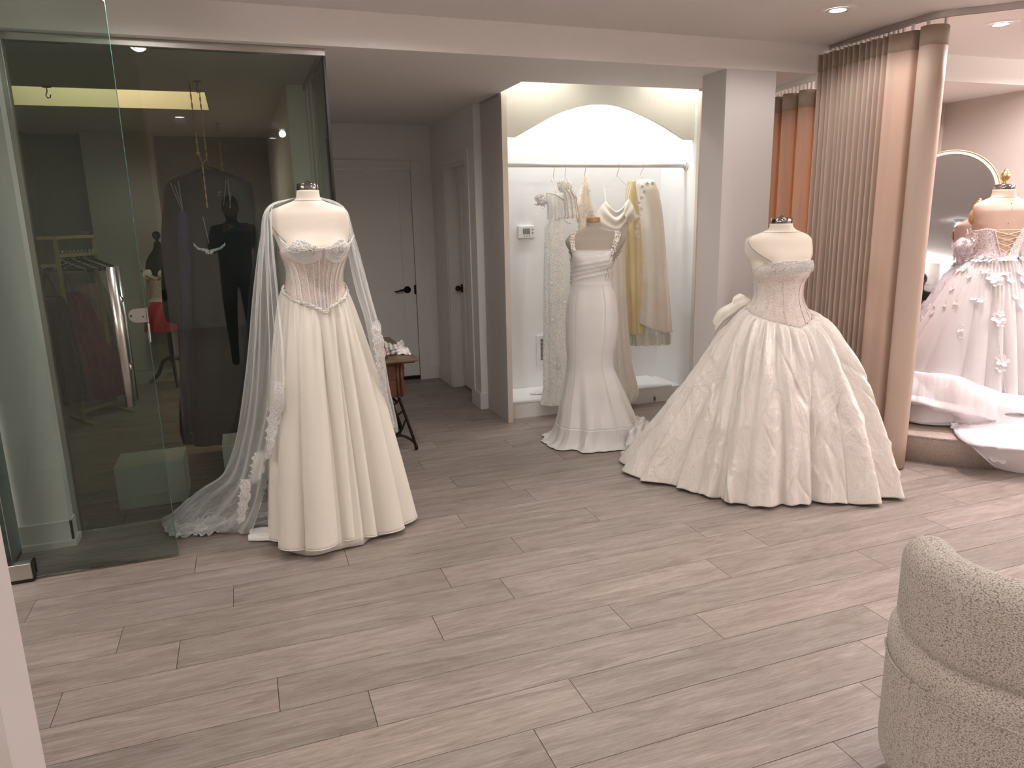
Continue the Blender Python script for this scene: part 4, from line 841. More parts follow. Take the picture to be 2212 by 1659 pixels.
# bow behind the waist, left
bw = [[WL(1627, 645, axC)+BACK*.10, WL(1612, 648, axC)+BACK*.13, WL(1598, 660, axC)+BACK*.15, WL(1572, 678, axC)+BACK*.18, WL(1560, 705, axC)+BACK*.2], [WL(1630, 655, axC)+BACK*.06, WL(1610, 662, axC)+BACK*.06, WL(1600, 672, axC)+BACK*.08, WL(1578, 690, axC)+BACK*.12, WL(1562, 715, axC)+BACK*.16], [WL(1628, 665, axC)+BACK*.1, WL(1610, 675, axC)+BACK*.13, WL(1595, 690, axC)+BACK*.15, WL(1575, 712, axC)+BACK*.17, WL(1562, 740, axC)+BACK*.19]]
o = MB().grid(surf(bw, 30, 60, lambda u, v: .006*np.sin(u*16))).build('bow_loop', 'satin_champagne', gC, True); solid(o, .002)
bw = [[WL(1625, 644, axC)+BACK*.12, WL(1616, 640, axC)+BACK*.15, WL(1603, 650, axC)+BACK*.16, WL(1599, 665, axC)+BACK*.15], [WL(1628, 655, axC)+BACK*.06, WL(1618, 650, axC)+BACK*.07, WL(1606, 657, axC)+BACK*.09, WL(1602, 668, axC)+BACK*.11]]
o = MB().grid(surf(bw, 20, 40, lambda u, v: .005*np.sin(u*9))).build('bow_loop', 'satin_champagne', gC, True); solid(o, .002)
b0 = WL(1729, 634, axC)+BACK*.10; MB().tube(catmull(np.array([b0, WL(1734, 633, axC)+BACK*.1, WL(1735, 637, axC)+BACK*.1, WL(1728, 640, axC)+BACK*.1]), 14), .002, 5).build('bow_tail', 'ribbon_white', gC, True)
adopt(gC); adopt(tC)
# ---------------------------------------------------------------- platform, mirror, D: lace-back gown
pc = (4.50, 3.69); PRm = 0.955; PZ = 0.172
pf = empty('platform', (pc[0], pc[1], 0), 'low round platform covered in pinkish beige carpet', 'platform')
mb = MB().lathe([(PRm-.004, 0), (PRm-.002, PZ-.02)], (pc[0], pc[1], 0), 110, capt=False); mb.build('riser', 'carpet', pf, True)
mb = MB().lathe([(PRm-.002, PZ-.02), (PRm+.006, PZ-.014), (PRm+.006, PZ-.006), (PRm-.008, PZ)], (pc[0], pc[1], 0), 110); mb.build('carpet_top', 'carpet', pf); adopt(pf)
axD = (4.40, 3.25)
rowsD = [(404, 2148, 2189, .055), (416, 2147, 2190, .058), (424, 2144, 2192, .06), (430, 2132, 2204, .065), (436, 2115, 2219, .07), (444, 2106, 2227, .08), (456, 2104, 2228, .09, .088), (480, 2104, 2224, .09, .10), (497, 2106, 2216, .09, .125), (512, 2108, 2207, .088, .135),
         (530, 2110, 2198, .085, .11), (548, 2111, 2191, .085, .10), (562, 2108, 2191, .09, .10), (578, 2102, 2196, .10, .11), (600, 2092, 2204, .12, .12)]
fD = Form(axD, rowsD); fD.px0 = 2150; fD.face = pi-.10; zD = fD.zat; fD.bust = (zD(515), .022, .50, .045)
tD = mannequin('mannequin', axD, fD, .056, zD(410), 'linen_form_pink', 'pink-lit linen dress form with chrome cap and brass finial, seen from behind on the platform', base=PZ, knob=1)
c_ = fD.pt(np.array([pi/2, -pi/2]), zD(410)).mean(0)
MB().lathe([(.012, .03), (.016, .036), (.010, .046), (.013, .052), (.024, .066), (.027, .080), (.024, .092), (.016, .104), (.011, .108), (.012, .114), (.006, .122)], tuple(c_), 24).build('finial', 'gold', tD, True)
for px, py in ((2163, 440), (2157, 481)):
    p = WL(px, py, axD); MB().ball(p-BACK*.092, .004, 0).build('pad_pin', 'taupe_cloth', tD)
for sd in (-1, 1):
    p = fD.pt(np.array([sd*1.75]), np.array([zD(468)]), .001)[0]; MB().ball(p, .045, 1, (.18, .55, 1)).build('arm_plate', 'wood_cap', tD, True)
gD = empty('lace_back_gown', (axD[0], axD[1], PZ), 'blush white organza gown with laced open back and floral lace appliques, trailing off the platform', 'gown')
nz = 40; zt0, zb0 = zD(492), zD(562); Pd = []
for i in range(nz):
    v = i/(nz-1); q = .50*(1-v)**.75+.015; th = np.linspace(q-.05, 2*pi-q-.05, 130); qf = np.abs(d_(th, fD.face))
    zt_l = zt0-.012+.040*np.exp(-((qf-.5)/.33)**2)+.01*np.exp(-((np.minimum(np.abs(th+.05), np.abs(th-2*pi+.05))-.8)/.3)**2); zb_l = zb0+.02*np.clip(1-qf/1.2, -1, 1)*0
    Pd.append(fD.pt(th, zt_l*(1-v)+zb_l*v, .006))
o = MB().grid(np.array(Pd)).build('bodice', 'lace_pink', gD, True); solid(o, .002, 1)
Pd = np.array(Pd)
for j in (0, -1): MB().tube(list(Pd[:, j]-BACK*.002), .0035, 6).build('placket', 'organza_white', gD, True)
for j in range(13):
    for e, nme in ((0, 'button_loop'), (-1, 'button_loop')):
        pp = Pd[2+j*3 if 2+j*3 < nz else nz-1, e]; MB().ball(pp-BACK*.005, .0038, 0).build(nme, 'pearl', gD, True)
for k in range(4):       # crossed lacing
    a, b2 = 2+k*7, 9+k*7
    for p1, p2 in ((Pd[a, 0], Pd[b2, -1]), (Pd[a, -1], Pd[b2, 0])): MB().tube([p1-BACK*.006, (p1+p2)/2-BACK*.012, p2-BACK*.006], .0017, 5).build('lacing_cord', 'cord_cream', gD, True)
MB().tube([Pd[1, 0]-BACK*.006, Pd[1, -1]-BACK*.006], .0017, 5).build('lacing_cord', 'cord_cream', gD, True)
for px in (2146, 2152): MB().tube([WL(px, 543, axD)-BACK*.11, WL(px-1, 575, axD)-BACK*.125], .0018, 5).build('lacing_tail', 'cord_cream', gD)
MB().grid(fD.pt(np.repeat(np.linspace(-.42, .34, 16)[None], 8, 0), np.linspace(zD(543), zD(566), 8)[:, None]+np.zeros((8, 16)), .002)).build('modesty_panel', 'organza_white', gD, True)
def botD(th): return zD(560)+.0*th
tabD = [(-180, .60), (-120, .62), (-84, .60), (-55, .42), (-20, .30), (10, .29), (40, .33), (70, .52), (120, .62)]
flD = np.radians([-160, -130, -105, -82, -58, -36, -14, 8, 26, 48, 70, 95, 120, 150])
def skD(zm, tab, off, k, seed): return skirt(fD, botD, tab, lambda q, th: q**.78, lambda th, q: .006*fold(th, 44, seed)*np.exp(-(q/.2)**2)+k*q*(flute(th, flD+seed*.1, .6)-.55), 360, 70, zm, off)
P = skD(lambda th: PZ+.012+0*th, [(a, r*.90) for a, r in tabD], .004, .03, .3); MB().grid(P, wrap=True).build('underskirt', 'satin_white', gD, True)
P = skD(lambda th: PZ+.012+.04*np.exp(-((np.asarray(th)+.35)/1.15)**2), tabD, .010, .045, .9); SKD = P; MB().grid(P, wrap=True).build('overskirt', 'organza', gD, True)
# appliques: small flowers of cut petals
fm = MB()
for k in range(5):
    a = k*2*pi/5; ring = []
    for j in range(10):
        t_ = j/10*2*pi; r_ = .5+.5*cos(t_); x_ = .018+.016*cos(t_); y_ = .011*sin(t_); ring.append((x_*cos(a)-y_*sin(a), x_*sin(a)+y_*cos(a), .004+.010*r_))
    n0 = len(fm.v); fm.add([(0, 0, .002)]+ring, [(0, j+1, (j+1) % 10+1) for j in range(10)]); fm.tube(ring, .0014, 4, closed=True, mi=1)
fm.ball((0, 0, .005), .005, 0, mi=1)
flo = bpy.data.meshes.new('flower_applique'); flo.from_pydata(fm.v, [], fm.f); flo.materials.append(M['organza']); flo.materials.append(M['organza_white']); flo.polygons.foreach_set('material_index', fm.mi)
flw = bpy.data.meshes.new('lace_flower'); flw.from_pydata(fm.v, [], fm.f); flw.materials.append(M['satin_white'])
def put_flower(p, n, s, parent, mesh=None, nme='flower_applique'):
    o = bpy.data.objects.new(nme, mesh or flo); COL.objects.link(o); o.parent = parent
    o.matrix_basis = Matrix.Translation(Vector(p)) @ Vector(n).to_track_quat('Z', 'Y').to_matrix().to_4x4() @ Matrix.Rotation(random.uniform(0, 6), 4, 'Z') @ Matrix.Diagonal((s*.8, s*.8, s*.7, 1))
def onskirt(P, px, py, ax):
    # nearest front skirt vertex to a photographed spot
    d = ray(px, py); d = d/np.linalg.norm(d); V = P.reshape(-1, 3)-CAMP; t = V@d; r = np.linalg.norm(V-t[:, None]*d, axis=1)+np.where(t > (np.array([*ax, 1.])-CAMP)@d+.02, 9, 0); i = r.argmin(); p = P.reshape(-1, 3)[i]; n = p-np.array([ax[0], ax[1], p[2]-.15]); return p, n/np.linalg.norm(n)
for px, py, s in ((2100, 560, 1.3), (2115, 556, 1.5), (2130, 552, 1.3), (2143, 550, 1.2), (2165, 563, 1.3), (2180, 558, 1.6), (2195, 553, 1.6), (2205, 568, 1.5), (2087, 580, 1.2), (2075, 585, 1.), (2130, 588, 1.), (2148, 605, 1.7), (2152, 615, 1.3), (2172, 592, .9), (2182, 608, .9), (2200, 590, 1.), (2105, 645, .9), (2120, 650, .9), (2192, 645, .9), (2160, 680, .9), (2155, 692, 1.5), (2160, 703, 1.1), (2077, 712, 1.), (2080, 724, .8), (2095, 600, .8), (2060, 625, .8), (2045, 660, .7), (2163, 780, 1.5), (2160, 795, 1.1), (2205, 665, .9), (2208, 612, 1.2), (2068, 655, .8)):
    p, n = onskirt(SKD, px, py, axD); put_flower(p+n*.006, n, s, gD)
ks = [onskirt(SKD, px, py, axD)[0]-BACK*.006 for px, py in ((2150, 622), (2151, 660), (2155, 705), (2158, 750), (2163, 800), (2172, 845))]
for p in catmull(np.array(ks), 60): MB().ball(p, .0035, 0).build('back_button', 'pearl', gD, True)
for k in range(60):       # flowers round the bodice, seen in the mirror too
    th_ = random.uniform(-pi, pi); z_ = random.uniform(zD(562), zD(548)) if k < 36 else random.uniform(zD(548), zD(500)); 
    if abs(d_(th_, -.05)) < .7 and z_ > zD(556): continue
    p = fD.pt(np.array([th_]), np.array([z_]), .012)[0]; n = p-np.array([axD[0], axD[1], z_]); put_flower(p, n, random.uniform(.7, 1.3), gD)
for k in range(34):
    i, j = random.randrange(8, 50), random.randrange(360); p = SKD[i, j]; n = p-np.array([axD[0], axD[1], p[2]-.1])
    if n[:2]@BACK[:2] > 0: put_flower(p+n/np.linalg.norm(n)*.006, n, random.uniform(.7, 1.3), gD)
# train over the platform and down its edge
gz = lambda pts: [G(x, y, z) for x, y, z in pts]
def over(row, lift):
    # lay the row of the train just outside the skirt wherever the skirt is in the way
    out = []
    for x, y, z in row:
        g_ = G(x, y, z); p, n = onskirt(SKD, min(x, 2212), y, axD); d = ray(x, y); d = d/np.linalg.norm(d); tp = (p-CAMP)@d; tg_ = (g_-CAMP)@d; r_ = np.linalg.norm((p-CAMP)-tp*d)
        out.append(CAMP+d*min(tg_, tp-lift) if r_ < .04 else g_)
    return out
tr = [gz([(1944, 806, .36), (1990, 806, .40), (2050, 812, .41), (2100, 826, .40), (2150, 846, .37), (2220, 858, .35), (2310, 865, .30)]),
      gz([(1944, 812, .375), (1990, 812, .415), (2050, 819, .42), (2100, 834, .41), (2150, 853, .375), (2220, 864, .355), (2310, 870, .30)]),
      gz([(1944, 830, .315), (1988, 834, .35), (2046, 842, .355), (2098, 854, .345), (2150, 868, .325), (2225, 876, .31), (2310, 884, .28)]),
      gz([(1947, 852, .25), (1988, 858, .275), (2042, 868, .28), (2095, 878, .275), (2150, 885, .265), (2228, 890, .26), (2310, 896, .24)]),
      gz([(1952, 872, .20), (1990, 880, .21), (2042, 893, .215), (2092, 902, .22), (2150, 906, .22), (2230, 910, .22), (2310, 914, .21)]),
      gz([(1970, 884, .180), (2002, 894, .182), (2044, 906, .188), (2064, 920, .192), (2110, 930, .195), (2200, 935, .195), (2310, 940, .19)]),
      gz([(1985, 888, .176), (2015, 899, .177), (2050, 912, .180), (2066, 938, .182), (2105, 960, .184), (2190, 968, .184), (2300, 975, .18)]),
      gz([(1990, 890, .175), (2020, 901, .175), (2052, 915, .177), (2085, 955, .177), (2122, 975, .135), (2190, 985, .13), (2300, 990, .13)]),
      gz([(1992, 891, .174), (2022, 902, .174), (2053, 917, .175), (2100, 968, .168), (2150, 1010, .03), (2212, 1025, .006), (2300, 1040, .006)])]
RW = [([(1944, 806, .36), (1990, 806, .40), (2050, 812, .41), (2100, 826, .40), (2150, 846, .37), (2220, 858, .35), (2310, 865, .30)], -.01), ([(1944, 812, .375), (1990, 812, .415), (2050, 819, .42), (2100, 834, .41), (2150, 853, .375), (2220, 864, .355), (2310, 870, .30)], .025),
      ([(1944, 830, .315), (1988, 834, .35), (2046, 842, .355), (2098, 854, .345), (2150, 868, .325), (2225, 876, .31), (2310, 884, .28)], .05), ([(1947, 852, .25), (1988, 858, .275), (2042, 868, .28), (2095, 878, .275), (2150, 885, .265), (2228, 890, .26), (2310, 896, .24)], .06), ([(1952, 872, .20), (1990, 880, .21), (2042, 893, .215), (2092, 902, .22), (2150, 906, .22), (2230, 910, .22), (2310, 914, .21)], .06)]
for i_, (row, lf) in enumerate(RW): tr[i_] = over(row, lf)
rsT = np.random.RandomState(8); WV = [(rsT.uniform(4, 22), rsT.uniform(-5, 7), rsT.uniform(0, 6.3)) for _ in range(14)]
def wrk(u, v):
    # soft ridges running outwards, plus crumples
    h = sum(np.abs(np.sin(a*v+b*u*.5+c+.8*np.sin(3*u+c)))**.7*(.010 if k < 5 else .004) for k, (a, b, c) in enumerate(WV))/2.2
    return (h-.012)*np.clip(u*9, .10, 1)*np.clip(1.2-u, .15, 1)*1.6
Q = -surf(tr, 110, 170)*-1; du = np.gradient(Q, axis=0); dvv = np.gradient(Q, axis=1); nn = np.cross(du, dvv); nn /= np.linalg.norm(nn, axis=2, keepdims=True)+1e-9; nn *= np.sign(nn[..., 2:3]+1e-6)
uu, vv = np.meshgrid(np.linspace(0, 1, 110), np.linspace(0, 1, 170), indexing='ij'); Q = Q+nn*wrk(uu, vv)[..., None]
rr = np.hypot(Q[..., 0]-pc[0], Q[..., 1]-pc[1]); Q[..., 2] = np.where(rr < PRm+.012, np.maximum(Q[..., 2], PZ+.006), np.maximum(Q[..., 2], .006))
MB().grid(Q[:84]).build('train', 'organza_white', gD, True); MB().grid(Q[80:]).build('train_edge', 'organza', gD, True)
for px, py, z, s in ((2062, 925, .19, 1.0), (2075, 922, .19, .8), (2141, 935, .195, .9), (2158, 938, .195, .9), (2140, 985, .10, 1.9), (2156, 990, .09, 1.9), (2147, 975, .12, 1.3)):
    put_flower(G(px, py, z)+np.array([0, 0, .01]), (-.5, -.6, .6), s, gD)
adopt(gD); adopt(tD)
# arched standing mirror, turned 45 degrees
mn = np.array([.743, .669, -.094]); mn /= np.linalg.norm(mn); mt = np.array([mn[1], -mn[0], 0]); mt /= np.linalg.norm(mt); mu = np.cross(mt, mn); mu *= np.sign(mu[2]); mp = np.array([4.95, 3.80, 1.35])
def onm(px, py):
    d = ray(px, py); return CAMP+d*(((mp-CAMP)@mn)/(d@mn))
ap = onm(2059, 325); R_ = 108*np.linalg.norm(onm(2060, 400)-onm(2059, 400)); hz_ = (ap[2]-PZ-.004)/mu[2]; c0 = ap-mu*hz_
def archpts(r, n=40, lift=0.0):
    hc = hz_-R_; a = np.linspace(pi, 0, n); return [c0-mt*r+mu*lift]+[c0+mt*r*cos(t_)+mu*(hc+r*sin(t_)) for t_ in a]+[c0+mt*r+mu*lift]
mo = empty('arched_mirror', (c0[0], c0[1], PZ), 'tall arched mirror with thin gold frame standing behind the lace-back gown', 'mirror')
pts = archpts(R_-.02, 40, .02); mb = MB(); n = len(pts); mb.add([p-mn*.004 for p in pts]+[p+mn*.012 for p in pts], [tuple(range(n)), tuple(range(2*n-1, n-1, -1))]); mb.build('mirror_plate', 'mirror_glass', mo)
def band(r0, r1, d0, d1, nme, mat):
    A_, B_ = archpts(r0), archpts(r1); A2 = [p-mn*d1 for p in A_]; B2 = [p-mn*d1 for p in B_]; A1 = [p-mn*d0 for p in A_]; B1 = [p-mn*d0 for p in B_]
    mb = MB().grid(np.stack([A1, A2, B2, B1], 1)); mb.build(nme, mat, mo, True)
band(R_+.004, R_-.004, -.014, .016, 'outer_frame', 'gold'); band(R_-.004, R_-.022, -.012, .008, 'frame_face', 'organza_white'); band(R_-.020, R_-.028, -.004, .014, 'inner_frame', 'steel_dull')
adopt(mo)
# lampholder on the ceiling of the room, seen in the mirror: follow the photographed ray
d0 = ray(2070, 484); h0 = CAMP+d0*(((mp-CAMP)@mn)/(d0@mn)); dr = d0-2*(d0@mn)*mn; dr3 = dr/np.linalg.norm(dr)
ql = h0+dr*((CEIL-.06-h0[2])/dr[2]) if dr[2] > 0 else h0+dr*3
print('lamp via mirror', h0, dr, ql)
lx, ly = (min(max(ql[0], -2.5), 6.5), min(max(ql[1], -3.2), 2.5)); LAMPXY = (lx, ly)
lp = empty('ceiling_lampholder', (lx, ly, CEIL), 'white ceiling lampholder with a bare glowing bulb, seen in the arched mirror', 'lamp')
MB().lathe([(.03, -.055), (.035, -.05), (.055, -.03), (.062, -.012), (.062, 0)], (lx, ly, CEIL), 28).build('base', 'plastic_white', lp, True)
MB().ball((lx, ly, CEIL-.095), .036, 2).build('bulb', 'bulb_glow', lp, True); adopt(lp)
# ---------------------------------------------------------------- curtains and tracks
def curtain(path, z0, z1, band_h, label, nme, root_loc, nseg, cloth='curtain_cloth'):
    t = empty(nme, root_loc, label, 'curtain'); P = catmull(np.array(path), nseg)
    zs = np.linspace(z1-band_h, z0, 14); th = np.linspace(0, 1, 14)
    rs = np.random.RandomState(5); ph = np.interp(np.linspace(0, 1, nseg), np.linspace(0, 1, 20), rs.randn(20)*.006)
    g = np.array([[[p[0]+ph[i]*k, p[1]+ph[i]*k*.6, z] for i, p in enumerate(P)] for z, k in zip(zs, th)])
    o = MB().grid(g).build('cloth', cloth, t, True); solid(o, .004)
    g = np.array([[[p[0], p[1], z] for p in P] for z in (z1, z1-band_h*.5, z1-band_h)])
    o = MB().grid(g).build('heading_band', 'curtain_band', t, True); solid(o, .006); return t, P
def track(path, z, nme, label, gl, gz_, mat='plastic_white'):
    t = empty(nme, (*path[0], z), label, 'curtain track'); P = catmull(np.array(path), 60); L = []
    mb = MB(); pr_ = [(-.013, 0), (-.013, -.030), (-.006, -.030), (-.006, -.024), (.006, -.024), (.006, -.030), (.013, -.030), (.013, 0)]
    G_ = []
    for i, p in enumerate(P):
        d = P[min(i+1, 59)]-P[max(i-1, 0)]; d /= np.linalg.norm(d); n_ = np.array([-d[1], d[0]]); G_.append([[p[0]+n_[0]*a, p[1]+n_[1]*a, z+b_] for a, b_ in pr_])
    mb.grid(np.array(G_), wrap=True); mb.build('rail', mat, t)
    for q in gl:
        x_, y_ = q; m_ = MB(); m_.box(x_-.006, x_+.006, y_-.006, y_+.006, gz_, z-.024); m_.ball((x_, y_, (z-.03+gz_)/2), .008, 0); m_.build('glider', 'plastic_white', t)
    adopt(t); return t
# front curtain, pushed back into tight folds
path = []; y = 3.83; k = 0
rs_ = random.Random(11)
while y > 3.30:
    path.append((3.475+(.052 if k % 2 else -.052)+rs_.uniform(-.008, .008), y)); y -= rs_.uniform(.015, .025); k += 1
path += [(3.455, 3.27), (3.47, 3.20), (3.52, 3.185), (3.515, 3.165), (3.452, 3.13), (3.462, 3.07), (3.52, 3.045), (3.585, 3.075), (3.63, 3.13), (3.66, 3.18)]
cf, PF = curtain(path, .012, 2.425, .095, 'beige floor length curtain pushed into tight folds on the main ceiling track', 'front_curtain', (3.52, 3.5, 0), 620); cf.name = 'curtain'; adopt(cf)
glp = [(3.515, yy) for yy in np.linspace(3.82, 3.30, 17)]+[(3.492, 3.22), (3.497, 3.13), (3.54, 3.06)]
trp = [(3.535, 3.855), (3.52, 3.65), (3.505, 3.45), (3.495, 3.27), (3.50, 3.12), (3.55, 3.03), (3.66, 2.93), (3.80, 2.79), (4.05, 2.62), (4.4, 2.50), (4.8, 2.45), (5.2, 2.5)]
track(trp, CEIL, 'curtain_track', 'curved white curtain track fixed to the main ceiling', glp, 2.422, 'steel_dull')
# inner curtain under the header
path = []
for i in range(60):
    y = 4.585-i*.0122; path.append((3.488+.042*(1 if sin(y*2*pi/.150+.9) > 0 else -1)*abs(sin(y*2*pi/.150+.9))**.6, y+.012*sin(y*4*pi/.15)))
ci, PI_ = curtain(path, .012, 2.250, .105, 'orange-glowing beige curtain hanging under the header beside the pillar', 'inner_curtain', (3.5, 4.2, 0), 400, 'curtain_cloth_sheer'); ci.name = 'curtain'; adopt(ci)
track([(3.475, 3.872), (3.50, 4.1), (3.545, 4.36), (3.60, 4.585)], SOF, 'curtain_track', 'short white curtain track under the header beside the pillar', [(3.482+.12*(yy-3.9)/.45, yy) for yy in np.linspace(3.90, 4.52, 13)], 2.25)
# ---------------------------------------------------------------- niche: rod and hanging gowns
YR = 5.08; zr = W(1280, 357, YR)[2]
rd = empty('clothes_rod', (2.56, YR, zr), 'round white clothes rod across the niche', 'rod')
MB().tube([(1.804, YR, zr), (3.318, YR, zr)], .0165, 20).build('rod', 'plastic_white', rd, True)
f_ = MB().tube([(3.312, YR, zr), (3.3195, YR, zr)], .036, 24).tube([(3.295, YR, zr), (3.313, YR, zr)], .022, 20); f_.build('rod_flange', 'plastic_white', rd)
for k in range(3):
    a = k*2.094+.5; MB().ball((3.311, YR+.028*cos(a), zr+.028*sin(a)), .004, 0).build('screw', 'plastic_dark', rd)
adopt(rd)
def wire_hanger(px, label, neck_y, half=None, drop=None, ang=0.0, mat='wire_rose', tilt=0.0):
    x = W(px, 357, YR)[0]; t = empty('wire_hanger', (x, YR, zr), label, 'hanger'); mb = MB(); zn = W(px, neck_y, YR)[2]; r = .021
    hook = [(x, YR+r*cos(a), zr+r*sin(a)) for a in np.linspace(-.5, pi, 12)]+[(x, YR-r, zr-.02), (x+tilt*.5, YR-.006, zn+.03), (x+tilt, YR, zn)]
    mb.tube(hook, .0019, 6); mb.build('hook', 'gold', t)
    if half:
        d = np.array([cos(ang), sin(ang), 0]); c = np.array([x+tilt, YR, zn]); a = c-d*half+np.array([0, 0, -drop]); b = c+d*half+np.array([0, 0, -drop*.9])
        MB().tube([c, c-d*half*.85+np.array([0, 0, -drop*.75]), a+d*-.005+np.array([0, 0, .012]), a, a+d*.03+np.array([0, 0, -.006]), b-d*.03+np.array([0, 0, -.006]), b, b+np.array([0, 0, .015]), c+d*half*.85+np.array([0, 0, -drop*.7])], .0018, 6, closed=True).build('frame', mat, t)
    adopt(t); return t
wire_hanger(1195, 'gold-hooked wire hanger holding the lace gown with a flower shoulder', 385, .052, .025, .9, 'wire_white')
wire_hanger(1220, 'gold-hooked wire hanger holding the small beaded corset', 381, .05, .05, .5, 'wire_white')
wire_hanger(1263, 'gold-hooked wire hanger holding the blush lace top', 382)
wire_hanger(1335, 'gold-hooked wire hanger with wide frame holding the cowl neck satin gown', 380, .112, .105, .1, 'wire_white', -.008)
wire_hanger(1387, 'gold-hooked wire hanger holding the cream satin cape gown', 378, .055, .05, .3, 'wire_white', -.014)
def hung(nme, label, rows, Y, mat, fl_n=6, amp=.012, root=None, seed=0, off=0, cat='gown', nth=130, nzz=90, gname='cloth', top=.0):
    mx_ = sum((r[1]+r[2])/2 for r in rows)/len(rows); my_ = rows[0][0]; x = W(mx_, rows[len(rows)//2][0], Y)[0]; F = Form((x, Y), rows)
    t = root or empty(nme, (x, Y, F.z[0]), label, cat)
    dd = lambda TH, Z, v: amp*fold(TH, fl_n, seed+.5)*(.25+.75*v)*1.0+amp*.4*fold(TH, fl_n*2+1, seed)*v
    P = F.shell(F.z[-1], F.z[0], nth, nzz, off, dd); o = MB().grid(P, wrap=True).build(gname, mat, t, True); return t, F, P, o
r1 = [(416, 1180, 1214, .02), (430, 1181, 1215, .03), (450, 1184, 1216, .04), (470, 1184, 1216, .045), (492, 1178, 1216, .05), (520, 1177, 1217, .055), (600, 1176, 1218, .06), (700, 1176, 1219, .06), (780, 1175, 1220, .065), (830, 1176, 1221, .07), (872, 1169, 1224, .07)]
t1, F1, P1, o = hung('lace_gown', 'white beaded lace sheath gown with a ruffled flower shoulder, leftmost on the rod', r1, 4.99, 'lace_hang', 5, .010, seed=.4)
_, F1b, _, o = hung('x', None, [(r[0], r[1]+5, r[2]-5, r[3]*.7) for r in r1[4:-1]], 4.99, 'satin_white', 4, .006, root=t1, gname='lining')
for k in range(7):
    a0 = -1.3+k*.42; zz = np.linspace(F1.z[-1]-.005, F1.z[-5]+.06, 12); MB().tube(list(F1.pt(np.full(12, a0), zz, .008)), .003, 5).build('boning', 'ribbon_white', t1, True)
MB().tube([W(1180, 418, 4.95), W(1197, 419, 4.94), W(1205, 423, 4.94), W(1218, 433, 4.94)], .004, 6).build('top_piping', 'wire_rose', t1, True)
MB().tube([W(1199, 395, 5.02), W(1199.5, 408, 4.98), W(1199, 420, 4.95)], .002, 5).build('strap', 'wire_rose', t1, True)
rc_ = W(1169, 433, 4.95); mb = MB(); rnd = random.Random(2)
for k in range(70):
    a = rnd.uniform(0, 6.28); e = rnd.uniform(-1.2, 1.2); R1 = .042*rnd.uniform(.5, 1); c = rc_+np.array([R1*cos(a)*cos(e), R1*.6*sin(e), R1*sin(a)*cos(e)*1.15]); r_ = rnd.uniform(.007, .013); a0 = rnd.uniform(0, 6)
    ax_ = np.array([rnd.gauss(0, 1) for _ in range(3)]); ax_ /= np.linalg.norm(ax_); bx_ = np.cross(ax_, [0.3, .5, .8]); bx_ /= np.linalg.norm(bx_)
    ring = [c+(ax_*cos(j)+bx_*sin(j))*r_ for j in np.linspace(0, 5.5, 9)]; mb.tube(ring, .0022, 4, cap=False)
mb.ball(rc_, .032, 1, (1, .6, 1.1)); mb.build('shoulder_rosette', 'ribbon_white', t1, True)
for k in range(46):
    i = random.randrange(10, 80); j = random.randrange(130); p = P1[i, j]
    if (p-F1.ax)@BACK < .01: put_flower(p-BACK*.008, -BACK+np.array([random.uniform(-.3, .3), 0, .2]), random.uniform(.35, .65), t1, mesh=flw, nme='lace_flower')
adopt(t1)
r2 = [(392, 1205, 1230, .03), (400, 1205, 1231, .04), (410, 1207, 1232, .045), (417, 1213, 1240, .045), (430, 1217, 1244, .045), (450, 1219, 1246, .045), (465, 1220, 1248, .05), (472, 1218, 1249, .05)]
t2, F2, P2, o = hung('beaded_corset', 'small sheer white corset with a pearl beaded cup, hanging second on the rod', r2, 5.03, 'lace_hang', 4, .004, seed=1.1, cat='corset')
mb = MB()
for k in range(160): th_ = random.uniform(-1.4, 1.2); mb.ball(F2.pt(np.array([th_]), np.array([random.uniform(F2.zat(409), F2.zat(393))]), .004)[0], random.uniform(.002, .0045), 0)
mb.build('beading', 'pearl', t2, True, kind='stuff')
for a0 in (-1.1, -.5, .1, .7, 1.3): MB().tube(list(F2.pt(np.full(10, a0), np.linspace(F2.z[-1]-.03, F2.z[0], 10), .005)), .0028, 5).build('boning', 'wire_rose', t2, True)
MB().tube([W(1247, 466, 4.99), W(1232, 467, 4.98), W(1221, 471, 4.98), W(1220, 476, 4.97), W(1226, 481, 4.97), W(1233, 483, 4.97)], .003, 5).build('garter_strap', 'wire_rose', t2, True)
MB().tube([W(1234, 392, 4.99), W(1235, 403, 4.985), W(1232, 412, 4.985), W(1237, 420, 4.98), W(1243, 427, 4.98)], .003, 5).build('strap', 'wire_rose', t2, True)
adopt(t2)
r3 = [(381, 1261, 1266, .01), (392, 1257, 1269, .02), (405, 1254, 1272, .03), (425, 1249, 1275, .035), (440, 1244, 1278, .04), (455, 1245, 1282, .04), (475, 1247, 1275, .035), (500, 1249, 1268, .04), (560, 1246, 1270, .05), (640, 1248, 1268, .05), (720, 1248, 1268, .05)]
t3, F3, P3, o = hung('blush_lace_top', 'blush pink lace gown hanging third on the rod, narrow at the hook', r3, 5.05, 'lace_blush', 6, .007, seed=2.)
for k in range(26):
    i = random.randrange(8, 44); j = random.randrange(130); p = P3[i, j]
    if (p-F3.ax)@BACK < .01: put_flower(p-BACK*.006, -BACK, random.uniform(.3, .55), t3, mesh=flw, nme='lace_flower')
adopt(t3)
